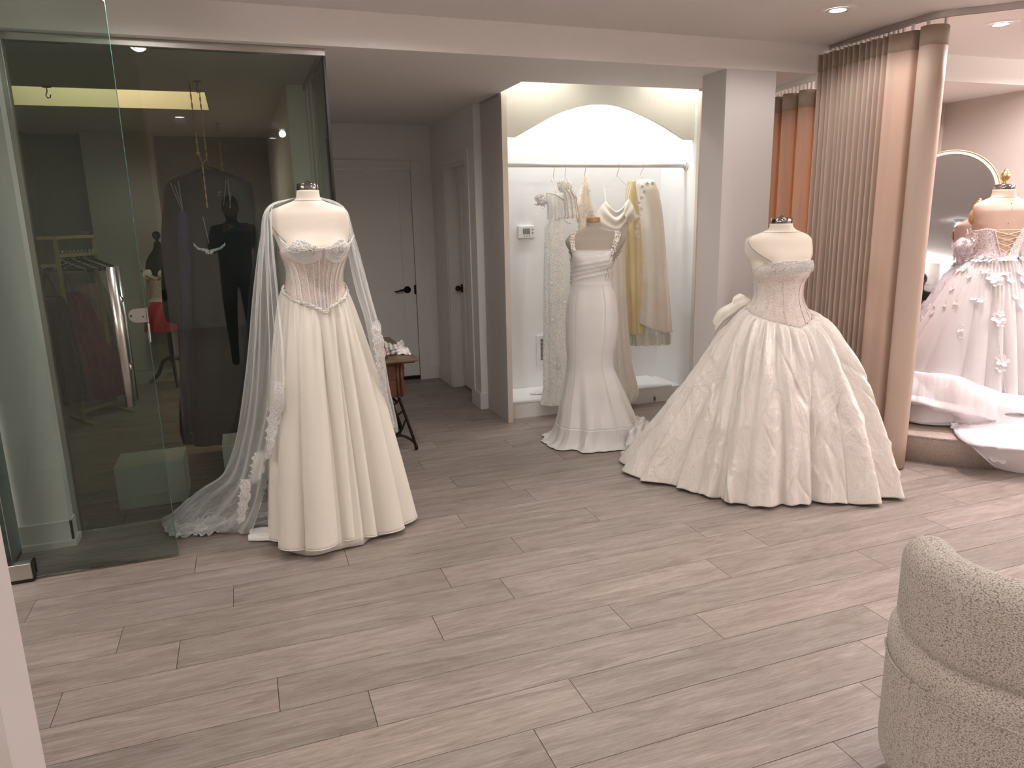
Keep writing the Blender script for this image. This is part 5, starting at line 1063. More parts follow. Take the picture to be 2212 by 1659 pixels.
# cowl gown
t4, F4, P4, o = hung('cowl_gown', 'champagne satin gown with cowl neck and flutter sleeve, fourth on the rod', [(462, 1290, 1352, .025), (475, 1292, 1358, .04), (490, 1298, 1356, .05), (520, 1306, 1352, .05), (580, 1314, 1350, .05), (650, 1318, 1352, .05), (720, 1322, 1356, .055), (790, 1326, 1364, .06), (835, 1330, 1375, .06), (850, 1332, 1378, .06), (868, 1338, 1368, .05)], 5.0, 'satin_champagne', 5, .012, seed=.9)
cw = [[W(1309, 434, 4.97), W(1318, 446, 4.95), W(1330, 456, 4.94), W(1343, 450, 4.95), W(1355, 432, 4.97)], [W(1302, 440, 4.96), W(1313, 456, 4.93), W(1331, 470, 4.92), W(1347, 457, 4.94), W(1360, 436, 4.96)], [W(1292, 455, 4.95), W(1308, 475, 4.92), W(1332, 488, 4.90), W(1352, 470, 4.93), W(1368, 452, 4.95)], [W(1284, 472, 4.95), W(1304, 490, 4.92), W(1334, 502, 4.91), W(1352, 482, 4.93), W(1362, 476, 4.95)]]
o = MB().grid(surf(cw, 44, 60, lambda u, v: .007*np.sin(u*17)*np.sin(pi*v))).build('cowl_drape', 'satin_champagne', t4, True); solid(o, .002)
sl = [[W(1357, 431, 4.96), W(1364, 438, 4.95), W(1372, 455, 4.95), W(1379, 470, 4.96)], [W(1353, 438, 4.93), W(1358, 450, 4.91), W(1365, 463, 4.91), W(1373, 474, 4.94)], [W(1348, 452, 4.92), W(1350, 465, 4.90), W(1354, 475, 4.90), W(1358, 485, 4.92)]]
o = MB().grid(surf(sl, 20, 30, lambda u, v: .003*np.sin(v*14))).build('sleeve', 'satin_champagne', t4, True); solid(o, .002)
for a, b in (((1306, 405), (1309, 434)), ((1303, 404), (1308, 434)), ((1363, 398), (1356, 431)), ((1360, 396), (1351, 436))): MB().tube([W(*a, 5.04), W(*b, 4.975)], .0018, 5).build('strap', 'wire_white', t4)
adopt(t4)
t5, F5, P5, o = hung('cape_gown', 'long cream satin cape gown with lace trim and yellow lining, rightmost on the rod', [(388, 1378, 1409, .025), (397, 1372, 1417, .04), (415, 1374, 1422, .05), (450, 1378, 1428, .055), (500, 1382, 1433, .06), (560, 1384, 1437, .06), (620, 1380, 1442, .065), (680, 1375, 1447, .07), (694, 1374, 1449, .07)], 4.99, 'satin_champagne', 4, .012, seed=.2, nzz=80)
# slanted hem: pull the right side lower
P5n = P5.copy(); lat = (P5n-F5.ax)@LAT; v_ = np.linspace(0, 1, P5n.shape[0])[:, None]; P5n[..., 2] -= v_**3*np.clip((lat+.11)/.22, 0, 1)*.088
bpy.data.objects.remove(o); o = MB().grid(P5n, wrap=True).build('cape', 'satin_champagne', t5, True); solid(o, .002)
hung('x', None, [(392, 1356, 1386, .02), (420, 1352, 1384, .03), (500, 1352, 1388, .04), (600, 1352, 1390, .045), (720, 1356, 1390, .05)], 5.04, 'satin_yellow', 5, .010, root=t5, seed=.6, gname='yellow_lining')
_, FT, PT, o = hung('x', None, [(640, 1366, 1436, .05), (690, 1362, 1440, .055), (720, 1360, 1444, .06), (745, 1362, 1442, .06)], 5.02, 'tulle_cream', 11, .014, root=t5, seed=1.6, gname='tulle_underskirt')
P_ = PT.copy(); P_[-1, :, 2] += np.array([.025*abs(sin(i*.9))*random.uniform(.2, 1) for i in range(P_.shape[1])]); MB().grid(P_[-20:]*np.array([1, 1, 1])+np.array([.005, -.012, .004]), wrap=True).build('tulle_underskirt', 'tulle_cream', t5, True)
for k, (px, py) in enumerate([(1388, 405), (1392, 415), (1386, 428), (1380, 440), (1386, 452), (1380, 465), (1382, 478), (1377, 488), (1375, 500), (1378, 510), (1398, 398), (1410, 397)]): put_flower(W(px, py, 4.925), -BACK, .6, t5, mesh=flw, nme='lace_flower')
adopt(t5)
ss = empty('folded_cloth', W(1166, 852, 5.15)*np.array([1, 1, 0])+np.array([0, 0, .135]), 'small folded white satin cloth on the niche ledge, beside the lace gown', 'cloth')
q0 = G(1166, 848, .145); net = [[q0+np.array([a, b, h]) for a, b, h in row] for row in ([(-.04, -.03, -.006), (0, -.035, .0), (.05, -.03, .004), (.09, -.03, -.004)], [(-.045, 0, .0), (0, 0, .03), (.05, 0, .034), (.09, 0, .01)], [(-.04, .04, -.006), (0, .045, .012), (.05, .045, .012), (.09, .045, -.005)])]
Qs = surf(net, 20, 30, lambda u, v: .003*np.sin(u*20)); Qs[..., 2] = np.maximum(Qs[..., 2], .1375); o = MB().grid(Qs).build('fold', 'satin_white', ss, True)
bevel(MB().box(q0[0]-.075, q0[0]-.01, q0[1]-.012, q0[1]+.02, .1362, .146).build('ribbon_tab', 'satin_white', ss), .003); adopt(ss)
# ---------------------------------------------------------------- treadle sewing table
TX1, TX0, TY0, TY1, TZ = .968, .56, 4.335, 5.27, .67
tb = empty('sewing_table', ((TX0+TX1)/2, 4.8, 0), 'antique wooden treadle sewing table with drawers and black iron legs, behind the corset gown', 'table')

simple('sew_wood', (0.13, 0.052, 0.022), 0.4, ns=14, var=.35, bs=.1); simple('sew_wood_top', (0.20, 0.12, 0.07), 0.4, ns=14, var=.2); simple('sew_wood_panel', (0.11, 0.042, 0.018), .45, ns=20, var=.3)
bevel(MB().box(TX0, TX1, TY0, TY1, TZ-.020, TZ).build('tabletop', 'sew_wood_top', tb), .007, 3)
bevel(MB().box(TX0+.02, TX1-.02, TY0+.02, TY1-.02, TZ-.030, TZ-.0205).build('apron_moulding', 'sew_wood', tb), .004)
for ya, yb in ((TY0+.06, TY0+.30), (TY1-.30, TY1-.06)):
    MB().box(TX0+.05, TX1-.09, ya, yb, TZ-.245, TZ-.031).build('drawer_case', 'sew_wood', tb)
    xs = TX1-.09
    for k in range(2):
        z1_ = TZ-.045-k*.102; dr_ = bevel(MB().box(TX0+.06, TX1-.13, ya-.006, ya+.004, z1_-.088, z1_).build('side_panel', 'sew_wood_panel', tb), .004)
        d2 = bevel(MB().box(xs, xs+.014, ya+.03, yb-.03, z1_-.088, z1_).build('drawer', 'sew_wood_panel', tb), .004)
        MB().lathe([(.004, 0), (.009, .008), (.011, .016), (.006, .022)], (0, 0, 0), 12).build('knob', 'sew_wood', d2, True).matrix_basis = Matrix.Translation((xs+.012, (ya+yb)/2, z1_-.044)) @ Matrix.Rotation(pi/2, 4, 'Y')
    for xx in (TX1-.128, TX1-.104):
        MB().tube([(xx, ya-.006, TZ-.245), (xx, ya-.006, TZ-.032)], .008, 10).build('reeded_post', 'sew_wood', tb, True)
for yf in (4.60, 5.13):
    mb = MB(); xa, xb = TX1+.012, TX0-.01
    sx = lambda u: xa+(xb-xa)*u
    L_ = lambda pts, r: mb.tube(catmull(np.array([(sx(u), yf, z) for u, z in pts]), 26), r, 7)
    L_([(0.0, .012), (.02, .05), (.06, .12), (.14, .24), (.22, .36), (.25, .44)], .010); L_([(1.0, .012), (.98, .05), (.94, .12), (.86, .24), (.78, .36), (.75, .44)], .010)
    L_([(.02, .05), (.10, .085), (.24, .115), (.40, .10), (.5, .075), (.6, .10), (.76, .115), (.90, .085), (.98, .05)], .009)
    L_([(.38, .44), (.34, .36), (.30, .28), (.36, .20), (.46, .16), (.5, .20)], .007); L_([(.62, .44), (.66, .36), (.70, .28), (.64, .20), (.54, .16), (.5, .20)], .007)
    L_([(.22, .36), (.30, .33), (.36, .36)], .006); L_([(.14, .22), (.20, .16), (.26, .115)], .006); L_([(.30, .28), (.24, .22), (.22, .16), (.30, .11)], .006)
    L_([(.36, .20), (.30, .24), (.24, .26), (.17, .28)], .006); L_([(.25, .44), (.36, .38), (.5, .33), (.64, .38), (.75, .44)], .007); L_([(.78, .36), (.70, .33), (.64, .36)], .006)
    L_([(.40, .28), (.5, .24), (.6, .28), (.5, .32), (.40, .28)], .006)
    mb.tube([(sx(.2), yf, .44), (sx(.8), yf, .44)], .012, 8)
    mb.build('iron_frame', 'iron', tb, True)
    for u in (0, 1):
        w_ = MB(); c = (sx(u), yf, .022); w_.tube([(c[0]-.008, c[1], c[2]), (c[0]+.008, c[1], c[2])], .020, 14); w_.build('caster', 'iron', tb, True)
mb = MB().tube([(TX0+.1, 4.60, .34), (TX0+.1, 5.13, .34)], .008, 8).tube([(TX1-.1, 4.60, .34), (TX1-.1, 5.13, .34)], .008, 8); mb.build('cross_brace', 'iron', tb, True)
mb = MB()
for k in range(9): mb.box(TX0+.12+k*.022, TX0+.126+k*.022, 4.68, 5.05, .10, .115)
mb.box(TX0+.11, TX0+.32, 4.67, 4.69, .098, .117).box(TX0+.11, TX0+.32, 5.04, 5.06, .098, .117); mb.build('treadle', 'iron', tb); adopt(tb)
cb = empty('tape_measure', G(822, 770, TZ+.02), 'small red and black case on the sewing table edge', 'tape measure')
a = G(822, 768, TZ+.022); bevel(MB().box(a[0]-.035, a[0]+.035, a[1]-.02, a[1]+.02, TZ+.022, TZ+.066).build('case', 'red_plastic', cb), .006, 3); bevel(MB().box(a[0]-.042, a[0]+.042, a[1]-.023, a[1]+.023, TZ+.0005, TZ+.026).build('base_shell', 'plastic_dark', cb), .004)
MB().tube([(a[0]-.014, a[1]-.022, TZ+.056), (a[0]-.014, a[1]-.025, TZ+.034), (a[0]+.012, a[1]-.025, TZ+.034), (a[0]+.014, a[1]-.022, TZ+.058)], .0016, 5).build('wire_clip', 'gold', cb); adopt(cb)
wc = empty('white_cloth', G(860, 752, TZ), 'crumpled white net cloth lying on the sewing table', 'cloth')
g2 = lambda pts: [G(x, y, TZ+h) for x, y, h in pts]
net = [g2([(830, 738, .02), (846, 744, .03), (858, 740, .05), (868, 735, .05)]), g2([(832, 750, .03), (846, 752, .045), (862, 748, .05), (870, 742, .03)]), g2([(835, 760, .02), (850, 757, .035), (868, 755, .03), (886, 758, .015)]), g2([(835, 768, .004), (852, 766, .004), (870, 766, .004), (888, 766, .004)])]
Qc = surf(net, 40, 60, lambda u, v: .005*np.sin(u*22+v*8)+.004*np.sin(v*30)); Qc[..., 2] = np.maximum(Qc[..., 2], TZ+.003); o = MB().grid(Qc).build('net_fold', 'ribbon_white', wc, True); solid(o, .002)
MB().grid(surf([g2([(862, 748, .04), (870, 738, .06), (866, 734, .07)]), g2([(868, 752, .03), (873, 745, .05), (870, 735, .06)])], 10, 16)).build('net_fold', 'ribbon_white', wc, True); adopt(wc)
# ---------------------------------------------------------------- dark room behind the glass
bx_ = empty('display_box', (-.54, 4.33, 0), 'white display box on the floor behind the glass front, nearer the glass door', 'box')
o = MB().box(-.742, -.402, 4.205, 4.47, .002, .243).build('box_body', 'box_white', bx_); bevel(o, .003); bevel(MB().box(-.743, -.401, 4.204, 4.471, .165, .2435).build('lid', 'box_white', bx_), .002); adopt(bx_)
bx_ = empty('display_box', (-.05, 4.5, 0), 'white display box behind the glass, half hidden by the veil', 'box')
bevel(MB().box(-.205, .15, 4.385, 4.65, .002, .243).build('box_body', 'box_white', bx_), .003); bevel(MB().box(-.206, .151, 4.384, 4.651, .165, .2435).build('lid', 'box_white', bx_), .002); adopt(bx_)
# black robe on a hanger from chains
def chain(mb, a, b, n, r=.013, w=.0022):
    a = np.array(a, float); b = np.array(b, float); d = (b-a)/n; L = np.linalg.norm(d); d /= L
    for i in range(n):
        c = a+d*L*(i+.5); s = np.array([1., 0, 0]) if i % 2 else np.array([0, 1., 0]); h = L*.62; q = r*.42
        mb.tube([c+d*h*.8+s*q*.5, c+d*h+s*0, c+d*h*.8-s*q*.5, c-d*h*.8-s*q*.5, c-d*h, c-d*h*.8+s*q*.5, c-d*h*.8+s*q*.5], w, 4, closed=True)
YC = 4.957
def hook_plate(x, y, label, mat='gold_paint'):
    t = empty('ceiling_hook', (x, y, SOF), label, 'hook'); MB().box(x-.022, x+.022, y-.012, y+.012, SOF-.006, SOF).build('plate', mat, t)
    MB().tube([(x, y, SOF-.004), (x, y, SOF-.03), (x-.010, y, SOF-.048), (x-.002, y, SOF-.066), (x+.012, y, SOF-.062), (x+.017, y, SOF-.045)], .0032, 6).build('hook', mat, t, True); adopt(t); return t
hx_ = W(425, 175, YC)[0]; hook_plate(hx_, YC, 'brass ceiling hook holding the chains of the black robe')
h1 = W(100, 187, 5.34); hook_plate(h1[0], 5.34, 'bare dark hook on the ceiling edge before the lit recess', 'form_black')
h2 = W(470, 268, 6.9); hook_plate(h2[0], 6.9, 'farther brass ceiling hook with a thin chain, right of the black robe')
ch = empty('brass_chain', (hx_, YC, SOF-.07), 'pair of brass chains hanging from the ceiling hook to the black robe', 'chain')
mb = MB(); chain(mb, (hx_+.008, YC, SOF-.072), W(447, 345, YC), 19); mb.build('chain_strand', 'gold', ch, True)
mb = MB(); chain(mb, W(408, 175, YC), W(428, 328, YC), 16); mb.build('chain_strand', 'gold', ch, True)
mb = MB(); chain(mb, W(428, 330, YC-.05), W(437, 352, YC-.08), 3); chain(mb, W(437, 354, YC-.09), W(448, 447, YC-.13), 10); mb.build('chain_tail', 'gold', ch, True)
MB().ball(W(428, 332, YC-.02), .012, 1).build('chain_clasp', 'gold', ch, True); adopt(ch)
ch = empty('brass_chain', (h2[0], 6.9, SOF-.07), 'thin brass chain hanging farther back, right of the black robe', 'chain'); mb = MB(); chain(mb, (h2[0], 6.9, SOF-.07), W(483, 385, 6.9), 14, w=.0016); mb.build('chain_strand', 'gold_paint', ch, True); adopt(ch)
rh = empty('coat_hanger', W(440, 360, YC), 'black padded hanger inside the black robe', 'hanger')
MB().tube([W(372, 392, YC), W(400, 378, YC), W(425, 366, YC), W(440, 362, YC), W(460, 368, YC), W(495, 380, YC), W(525, 392, YC)], .016, 10).build('shoulder_bar', 'form_black', rh, True)
MB().tube([W(440, 362, YC), W(440, 350, YC), W(446, 344, YC), W(450, 350, YC)], .003, 6).build('hook', 'steel', rh, True); adopt(rh)
rb_rows = [(362, 430, 452, .02), (370, 415, 472, .035), (380, 385, 500, .05), (388, 364, 524, .055), (396, 356, 540, .06), (420, 355, 548, .075), (470, 352, 553, .085), (540, 350, 556, .09), (620, 352, 556, .10), (690, 362, 552, .11), (697, 386, 550, .11), (800, 392, 556, .13), (880, 394, 552, .15), (925, 397, 545, .16), (948, 405, 535, .16)]
trb, FR, PR, o = hung('black_robe', 'sheer black satin robe hanging from brass chains behind the glass front', rb_rows, 4.99, 'organza_black', 6, .012, seed=.3, cat='robe', nth=200, nzz=110)
hung('x', None, [(420, 395, 500, .03), (520, 380, 520, .05), (620, 392, 520, .07), (700, 390, 530, .08), (850, 396, 535, .10), (938, 398, 528, .12)], 5.02, 'black_cloth', 5, .010, root=trb, gname='lining')
for a, b in (((368, 395), (393, 455)), ((377, 400), (396, 455)), ((385, 391), (395, 453)), ((492, 388), (498, 450)), ((502, 388), (496, 450)), ((488, 390), (483, 445)), ((390, 500), (397, 530)), ((438, 468), (452, 526))):
    MB().tube([W(*a, 4.89), (W(*a, 4.88)+W(*b, 4.86))/2, W(*b, 4.86)], .0028, 5).build('tie_strap', 'grey_strap', trb, True)
# small woven label: a crest over a line of lettering
lb_ = W(474, 418, 4.885); lbl = empty('x', (0, 0, 0)); bpy.data.objects.remove(lbl)
mb = MB(); 
for q in ((-.008, .012, -.002, 0), (.008, .012, .002, 0), (-.004, .014, .003, .002), (.004, .014, -.003, .002)): mb.bar(lb_+np.array([q[0], 0, q[1]]), lb_+np.array([q[2], 0, q[3]]), .0022, .001, up=(0, 1, 0))
mb.bar(lb_+np.array([-.006, 0, -.002]), lb_+np.array([.006, 0, -.002]), .0016, .001, up=(0, 1, 0))
for i in range(7): mb.bar(lb_+np.array([-.018+i*.006, 0, -.011]), lb_+np.array([-.015+i*.006, 0, -.011]), .004, .001, up=(0, 1, 0))
mb.box(lb_[0]-.0012, lb_[0]+.0012, lb_[1]-.0005, lb_[1]+.0005, lb_[2]-.022, lb_[2]-.019); mb.build('woven_label', 'grey_strap', trb)
nv, FN, PN, o = hung('x', None, [(455, 385, 400, .02), (500, 384, 408, .03), (600, 388, 410, .04), (750, 390, 412, .04), (880, 393, 412, .05), (935, 396, 415, .05)], 4.90, 'navy_cloth', 3, .006, root=trb, gname='navy_panel'); adopt(trb)
# jewelled sash
sa = empty('jewelled_sash', W(452, 535, 4.80), 'silver crystal leaf sash hanging across the front of the black robe', 'sash'); 
leaf = MB(); leaf.add([(0, 0, 0), (.004, 0, .002), (.011, 0, 0), (.004, 0, -.002), (.005, -.002, 0)], [(0, 1, 4), (1, 2, 4), (2, 3, 4), (3, 0, 4)]); lm = bpy.data.meshes.new('leaf'); lm.from_pydata(leaf.v, [], leaf.f); lm.materials.append(M['crystal_bead'])
sp = catmull(np.array([W(420, 528, 4.875), W(430, 537, 4.875), W(443, 540, 4.875), W(452, 544, 4.875), W(462, 540, 4.875), W(475, 536, 4.875), W(485, 527, 4.875)]), 44)
for i, p in enumerate(sp):
    for s_ in (-1, 1):
        o = bpy.data.objects.new('leaf', lm); COL.objects.link(o); o.parent = sa; k = 1.0+1.0*math.exp(-((i-21)/5)**2)
        o.matrix_basis = Matrix.Translation(Vector(p)) @ Matrix.Rotation(-s_*random.uniform(.5, 1.3)+(pi if i < 22 else 0), 4, 'Y') @ Matrix.Diagonal((k, k, k*1.3, 1))
MB().tube(list(sp), .0014, 5).build('sash_wire', 'steel', sa, True); adopt(sa)
# gold rack with gowns
rk = empty('garment_rack', (-1.2, 6.5, 0), 'gold framed garment rack behind the glass on the left', 'rack'); pA, pB = np.array([-1.285, 6.38, 0]), np.array([-1.085, 6.72, 0]); hR = 1.425
for nme, a, b in (('upright', pA, pA+[0, 0, hR]), ('upright', pB, pB+[0, 0, hR]), ('top_bar', pA+[0, 0, hR], pB+[0, 0, hR]), ('hanging_rail', pA+[0, 0, 1.29], pB+[0, 0, 1.29]), ('lower_bar', pA+[0, 0, .08], pB+[0, 0, .08]), ('top_bar', pA+[0, 0, hR], pA+[-.22, -.03, hR]), ('hanging_rail', pA+[0, 0, 1.22], pA+[-.22, -.03, 1.22]), ('foot', pA+[.12, -.2, .01], pA+[-.12, .2, .01]), ('foot', pB+[.14, -.2, .01], pB+[-.12, .2, .01])):
    MB().bar(a, b, .030, .024).build(nme, 'gold_paint', rk)
MB().tube([pB+[-.06, 0, hR+.012], pB+[-.06, 0, hR+.04]], .005, 8).lathe([(.01, 0), (.03, .01), (.045, .022)], tuple(pB+[-.06, 0, hR+.015]), 16).build('dish_finial', 'steel_dull', rk); adopt(rk)
for i in range(9):
    p = pA+(pB-pA)*(.1+.1*i)+np.array([0, 0, 1.305]); d = np.array([.86, -.5+random.uniform(-.15, .15), 0]); d /= np.linalg.norm(d)
    t = empty('garment_hanger', p, ('black' if i % 3 else 'pale wire')+' hanger on the gold rack, '+('nearest the glass', 'second from the glass', 'third from the glass', 'fourth from the glass', 'in the middle of the row', 'fourth from the far end', 'third from the far end', 'second from the far end', 'at the far end')[i], 'hanger', 'hangers on the gold rack')
    MB().tube([p+[0, 0, -.01], p+[0, 0, .012], p+d*.012+[0, 0, .02], p+d*.02+[0, 0, .005]], .002, 5).build('hook', 'steel', t)
    c = p-np.array([0, 0, .05]); m_ = 'form_black' if i % 3 else 'wire_white'
    MB().tube([p+[0, 0, -.01], c, c-d*.21-[0, 0, .07], c-d*.205-[0, 0, .085], c+d*.205-[0, 0, .085], c+d*.21-[0, 0, .07], c], .006 if i % 3 else .002, 6).build('frame', m_, t); adopt(t)
for nme, lab, rows, Y, mt_ in (
    ('evening_gown', 'dark red sequinned gown at the left end of the gold rack', [(640, 92, 132, .04), (650, 92, 136, .08), (700, 95, 142, .12), (780, 105, 160, .14), (850, 118, 172, .16), (868, 122, 174, .16)], 6.2, 'sequin_wine'),
    ('evening_gown', 'wine tulle gown with wide skirt in the middle of the gold rack', [(632, 142, 166, .05), (660, 148, 188, .10), (720, 160, 215, .15), (780, 168, 252, .2), (820, 178, 262, .22), (852, 186, 268, .22)], 6.75, 'wine_cloth'),
    ('evening_gown', 'mauve gown with thin straps on the gold rack behind the wine gown', [(612, 165, 205, .04), (640, 168, 215, .08), (700, 175, 225, .1), (760, 185, 235, .1), (830, 200, 245, .12)], 7.0, 'mauve_cloth'),
    ('evening_gown', 'taupe and black gown at the right end of the gold rack', [(600, 205, 214, .03), (650, 210, 236, .06), (700, 220, 252, .08), (760, 240, 262, .08), (772, 250, 262, .08)], 7.1, 'taupe_cloth')):
    t, F_, P_, o = hung(nme, lab, rows, Y, mt_, 8, .014, seed=len(lab)*.1, nth=100, nzz=40)
    a = F_.pt(np.array([-.9, .9]), F_.z[-1]); top = F_.pt(np.array([0., 0.]), F_.z[-1])[0]+np.array([0, 0, .17])
    for q in a: MB().tube([q, (q+top)/2+LAT*.01, top], .004, 5).build('strap', mt_, t)
    adopt(t)
# black form in a red corset
rr_rows = [(528, 333, 347, .03), (538, 331, 350, .032), (546, 326, 356, .05), (556, 320, 366, .06), (570, 316, 380, .08), (590, 316, 384, .10), (605, 320, 383, .095), (620, 326, 381, .085), (640, 330, 380, .08), (655, 326, 384, .10), (680, 320, 388, .12)]
axR = (W(350, 600, 7.6)[0], 7.6); fR_ = Form(axR, rr_rows); t = empty('mannequin', (axR[0], axR[1], 0), 'black dress form on a tripod stand in a red corset, behind the glass', 'mannequin')
P = fR_.shell(fR_.z[-1], fR_.z[0], 70, 50); mb = MB().grid(P[::-1], wrap=True); mb.f.append(tuple(range(70))[::-1]); mb.f.append(tuple(49*70+i for i in range(70))); mb.build('torso', 'form_black', t, True)
tp = fR_.pt(np.array([pi/2, -pi/2]), fR_.z[-1]).mean(0); MB().lathe([(.03, 0), (.035, .01), (.02, .025), (.012, .04), (.03, .06), (.038, .085), (.028, .11), (.006, .12)], tuple(tp), 20).build('finial', 'form_black', t, True)
MB().tube([(axR[0], axR[1], .22), (axR[0], axR[1], fR_.z[0]+.05)], .022, 10).build('pole', 'form_black', t, True)
for k in range(3):
    a = k*2.094+2.8; MB().tube(catmull(np.array([(axR[0], axR[1], .26), (axR[0]+.09*cos(a), axR[1]+.09*sin(a), .22), (axR[0]+.15*cos(a), axR[1]+.15*sin(a), .10), (axR[0]+.24*cos(a), axR[1]+.24*sin(a), .02)]), 12), .018, 8).build('stand_leg', 'form_black', t, True)
adopt(t)
t = empty('red_corset', (axR[0], axR[1], fR_.z[0]), 'red satin peplum corset with pale cups on the black form', 'corset')
fR_.px0 = 350; P = fR_.shell(lambda th: fR_.zat(596)+.03*np.exp(-((np.abs(th)-.5)/.3)**2), fR_.zat(650), 80, 24, .006); MB().grid(P, wrap=True).build('lace_panel', 'lace_blush', t, True)
for s_ in (-1, 1): MB().ball(fR_.pt(np.array([s_*.5-.1]), fR_.zat(592), .0)[0], .055, 2, (1, .6, .95)).build('cup', 'satin_champagne', t, True)
for s_ in (-1, 1): MB().tube(list(fR_.pt(np.linspace(s_*1.0, s_*.05, 10), np.linspace(fR_.zat(583), fR_.zat(603), 10), .035)), .005, 5).build('cup_piping', 'red_satin', t, True)
P = Form(axR, [(648, 330, 381, .09), (665, 324, 388, .13), (690, 318, 394, .17), (712, 317, 396, .18)]); Pk = P.shell(P.z[-1], P.z[0], 120, 24, .004, lambda TH, Z, v: .014*fold(TH, 9, .3)*v); MB().grid(Pk, wrap=True).build('peplum', 'red_satin', t, True); adopt(t)
tg = empty('price_tag', W(322, 700, 3.5), 'small white cloth tag hanging at the glass door lock', 'tag'); MB().add([W(319, 697, 3.49), W(323, 700, 3.49), W(327, 738, 3.49), (W(323, 742, 3.49)), W(320, 725, 3.49)], [(0, 1, 2, 3, 4)]).build('tag_body', 'satin_white', tg); solid(tg.children[0], .002); MB().tube([W(318, 694, 3.488), W(321, 700, 3.49)], .0015, 5).build('string', 'wire_white', tg); adopt(tg)
# ---------------------------------------------------------------- boucle chair, lower right
cc = np.array([1.812, 1.075]); cu = np.array([.55, -.835]); cw_ = np.array([-.835, -.55]); chq = empty('armchair', (cc[0], cc[1], 0), 'rounded beige boucle armchair seen from behind, lower right corner', 'chair')
def cpath(phi, r, e=.72): return cc+cu*(-r*np.sign(cos(phi))*abs(cos(phi))**e)+cw_*(r*np.sign(sin(phi))*abs(sin(phi))**e)
def horseshoe(r_mid, th_, z0, z1, a0, a1, nme, rnd=.05, n=110, e=.72):
    # rounded section swept round the back; ends rounded off
    sec = []; hz = (z1-z0)/2; ht = th_/2; rc = min(rnd, ht*.98, hz*.98)
    for cx_, cz_, a_s in ((ht-rc, hz-rc, 0), (-(ht-rc), hz-rc, pi/2), (-(ht-rc), -(hz-rc), pi), (ht-rc, -(hz-rc), 3*pi/2)):
        for k in range(7): a = a_s+k*pi/12; sec.append((cx_+rc*cos(a), cz_+rc*sin(a)))
    G_ = []; nc = 12
    angs = [(a0, -k) for k in range(nc, 0, -1)]+[(a, 0) for a in np.linspace(a0, a1, n)]+[(a1, k) for k in range(1, nc+1)]
    for a, k in angs:
        c = cpath(a, r_mid, e); tan = cpath(a+.01, r_mid, e)-cpath(a-.01, r_mid, e); tan /= np.linalg.norm(tan); rad = np.array([-tan[1], tan[0]]); 
        if (c-cc)@rad < 0: rad = -rad
        f = abs(k)/nc; s = math.sqrt(max(0, 1-f**2.2)); adv = np.sign(k)*ht*.9*math.sin(f*pi/2)
        G_.append([[c[0]+rad[0]*x*max(s, .03)+tan[0]*adv, c[1]+rad[1]*x*max(s, .03)+tan[1]*adv, (z0+z1)/2+z*(1-.30*f**3)] for x, z in sec])
    mb = MB().grid(np.array(G_), wrap=True); m_ = len(sec); mb.f.append(tuple(range(m_))[::-1]); mb.f.append(tuple((len(G_)-1)*m_+i for i in range(m_))); return mb.build(nme, 'boucle', chq, True)
horseshoe(.285, .125, .440, .700, radians(24), radians(156), 'back_rest', .058)
horseshoe(.288, .140, .05, .470, radians(6), radians(174), 'outer_shell', .062)
MB().lathe([(.24, .06), (.26, .09), (.26, .36), (.245, .41), (.20, .43), (0.001, .435)], (cc[0]-cw_[0]*.05, cc[1]-cw_[1]*.05, 0), 48).build('seat_cushion', 'boucle', chq, True)
MB().tube([tuple(cpath(a, .3595))+(.385,) for a in np.linspace(radians(12), radians(168), 70)], .0028, 5).build('seam', 'boucle', chq, True)
for a in (pi*.3, pi*.8, pi*1.3, pi*1.8): MB().tube([(cc[0]+.19*cos(a), cc[1]+.19*sin(a), 0), (cc[0]+.19*cos(a), cc[1]+.19*sin(a), .07)], .018, 12).build('foot', 'sew_wood', chq)
adopt(chq)
# ---------------------------------------------------------------- the photographer, seen only as a reflection in the glass
pp = empty('person', (-.05, -.42, 0), 'person in dark clothes holding up a phone, reflected in the glass front', 'person')
vs = [(-.05, -.42, .98), (-.05, -.42, 1.20), (-.05, -.41, 1.40), (-.05, -.41, 1.50), (-.05, -.40, 1.56), (-.05, -.385, 1.66), (-.05, -.39, 1.74), (-.22, -.42, 1.43), (-.27, -.34, 1.22), (-.13, -.17, 1.42), (.12, -.42, 1.43), (.19, -.34, 1.22), (.13, -.17, 1.42), (-.14, -.42, .92), (-.15, -.40, .50), (-.15, -.43, .09), (-.15, -.30, .05), (.04, -.42, .92), (.05, -.40, .50), (.05, -.43, .09), (.05, -.30, .05)]
es = [(0, 1), (1, 2), (2, 3), (3, 4), (4, 5), (5, 6), (2, 7), (7, 8), (8, 9), (2, 10), (10, 11), (11, 12), (0, 13), (13, 14), (14, 15), (15, 16), (0, 17), (17, 18), (18, 19), (19, 20)]
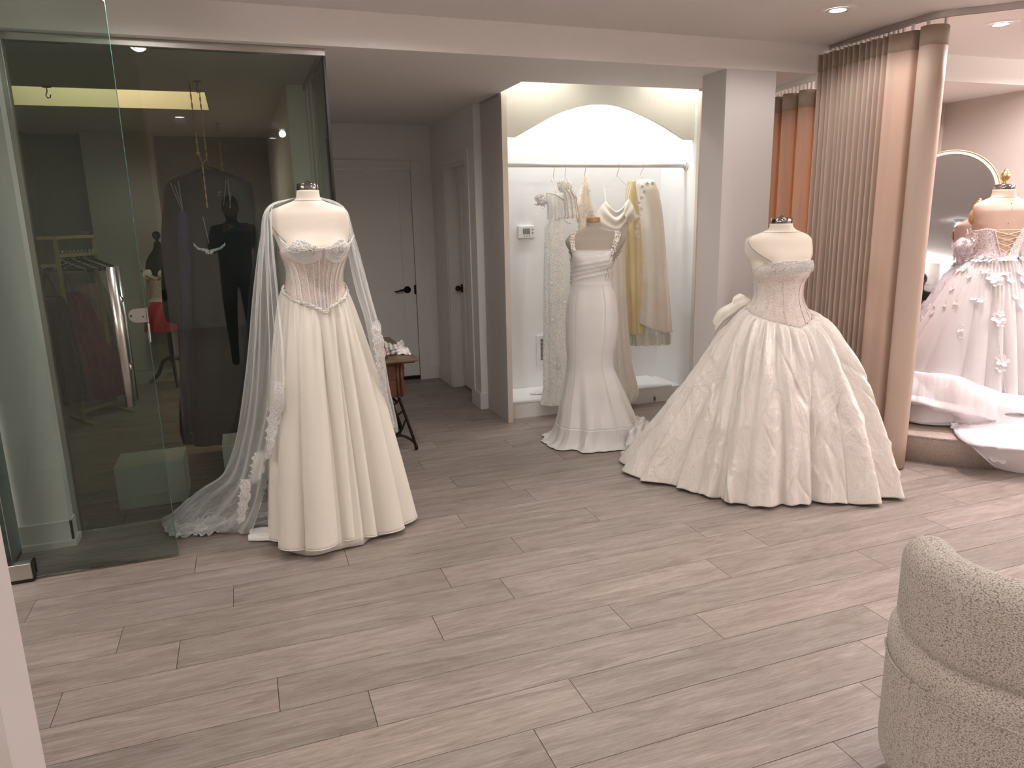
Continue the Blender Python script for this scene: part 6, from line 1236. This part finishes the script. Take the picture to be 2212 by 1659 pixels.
rs2 = [.16, .15, .15, .055, .055, .095, .07, .07, .05, .032, .07, .05, .032, .095, .065, .042, .045, .095, .065, .042, .045]
me = bpy.data.meshes.new('body'); me.from_pydata(vs, es, []); o = link('body', me, 'black_cloth', pp); sm = o.modifiers.new('skin', 'SKIN')
for i, r in enumerate(rs2): v = me.skin_vertices[0].data[i]; v.radius = (r, r*.8 if i in (0, 1, 2) else r); v.use_root = (i == 0)
o.modifiers.new('sub', 'SUBSURF').levels = 2; o.modifiers['sub'].render_levels = 2
MB().ball((-.05, -.385, 1.655), .086, 2, (.85, .98, 1.2)).ball((-.05, -.30, 1.645), .016, 1, (.8, 1, 1.3)).ball((-.128, -.39, 1.65), .02, 1, (.4, 1, 1.4)).ball((.028, -.39, 1.65), .02, 1, (.4, 1, 1.4)).build('head', 'skin', pp, True)
MB().ball((-.05, -.405, 1.69), .092, 2, (.9, 1.0, 1.05)).build('hair', 'hair', pp, True)
for sx_ in (-1, 1):
    hm = MB(); c = np.array([sx_*.115, -.155, 1.455]); hm.ball(c+np.array([sx_*.01, -.01, -.01]), .036, 1, (.6, .6, 1.1))
    for f_, (dz, L_) in enumerate(((.03, .05), (.012, .058), (-.006, .054), (-.022, .045))): hm.tube([c+np.array([0, 0, dz]), c+np.array([-sx_*L_*.3, .035, dz]), c+np.array([-sx_*L_*.75, .048, dz+.002])], [.009, .008, .006], 6)
    hm.tube([c+np.array([0, -.02, -.01]), c+np.array([-sx_*.03, -.012, .012]), c+np.array([-sx_*.05, -.006, .016])], [.010, .009, .007], 6); hm.build('hand', 'skin', pp, True)
adopt(pp)
ph = empty('phone', (0, -.12, 1.455), 'dark phone held up in both hands by the person, seen in reflection', 'phone')
bevel(MB().box(-.105, .105, -.13, -.12, 1.42, 1.505).build('phone_body', 'plastic_dark', ph), .004); 
for x_, z_ in ((-.075, 1.485), (-.075, 1.455), (-.05, 1.47)): MB().tube([(x_, -.12, z_), (x_, -.116, z_)], .009, 14).build('camera_lens', 'crystal_bead', ph)
adopt(ph)
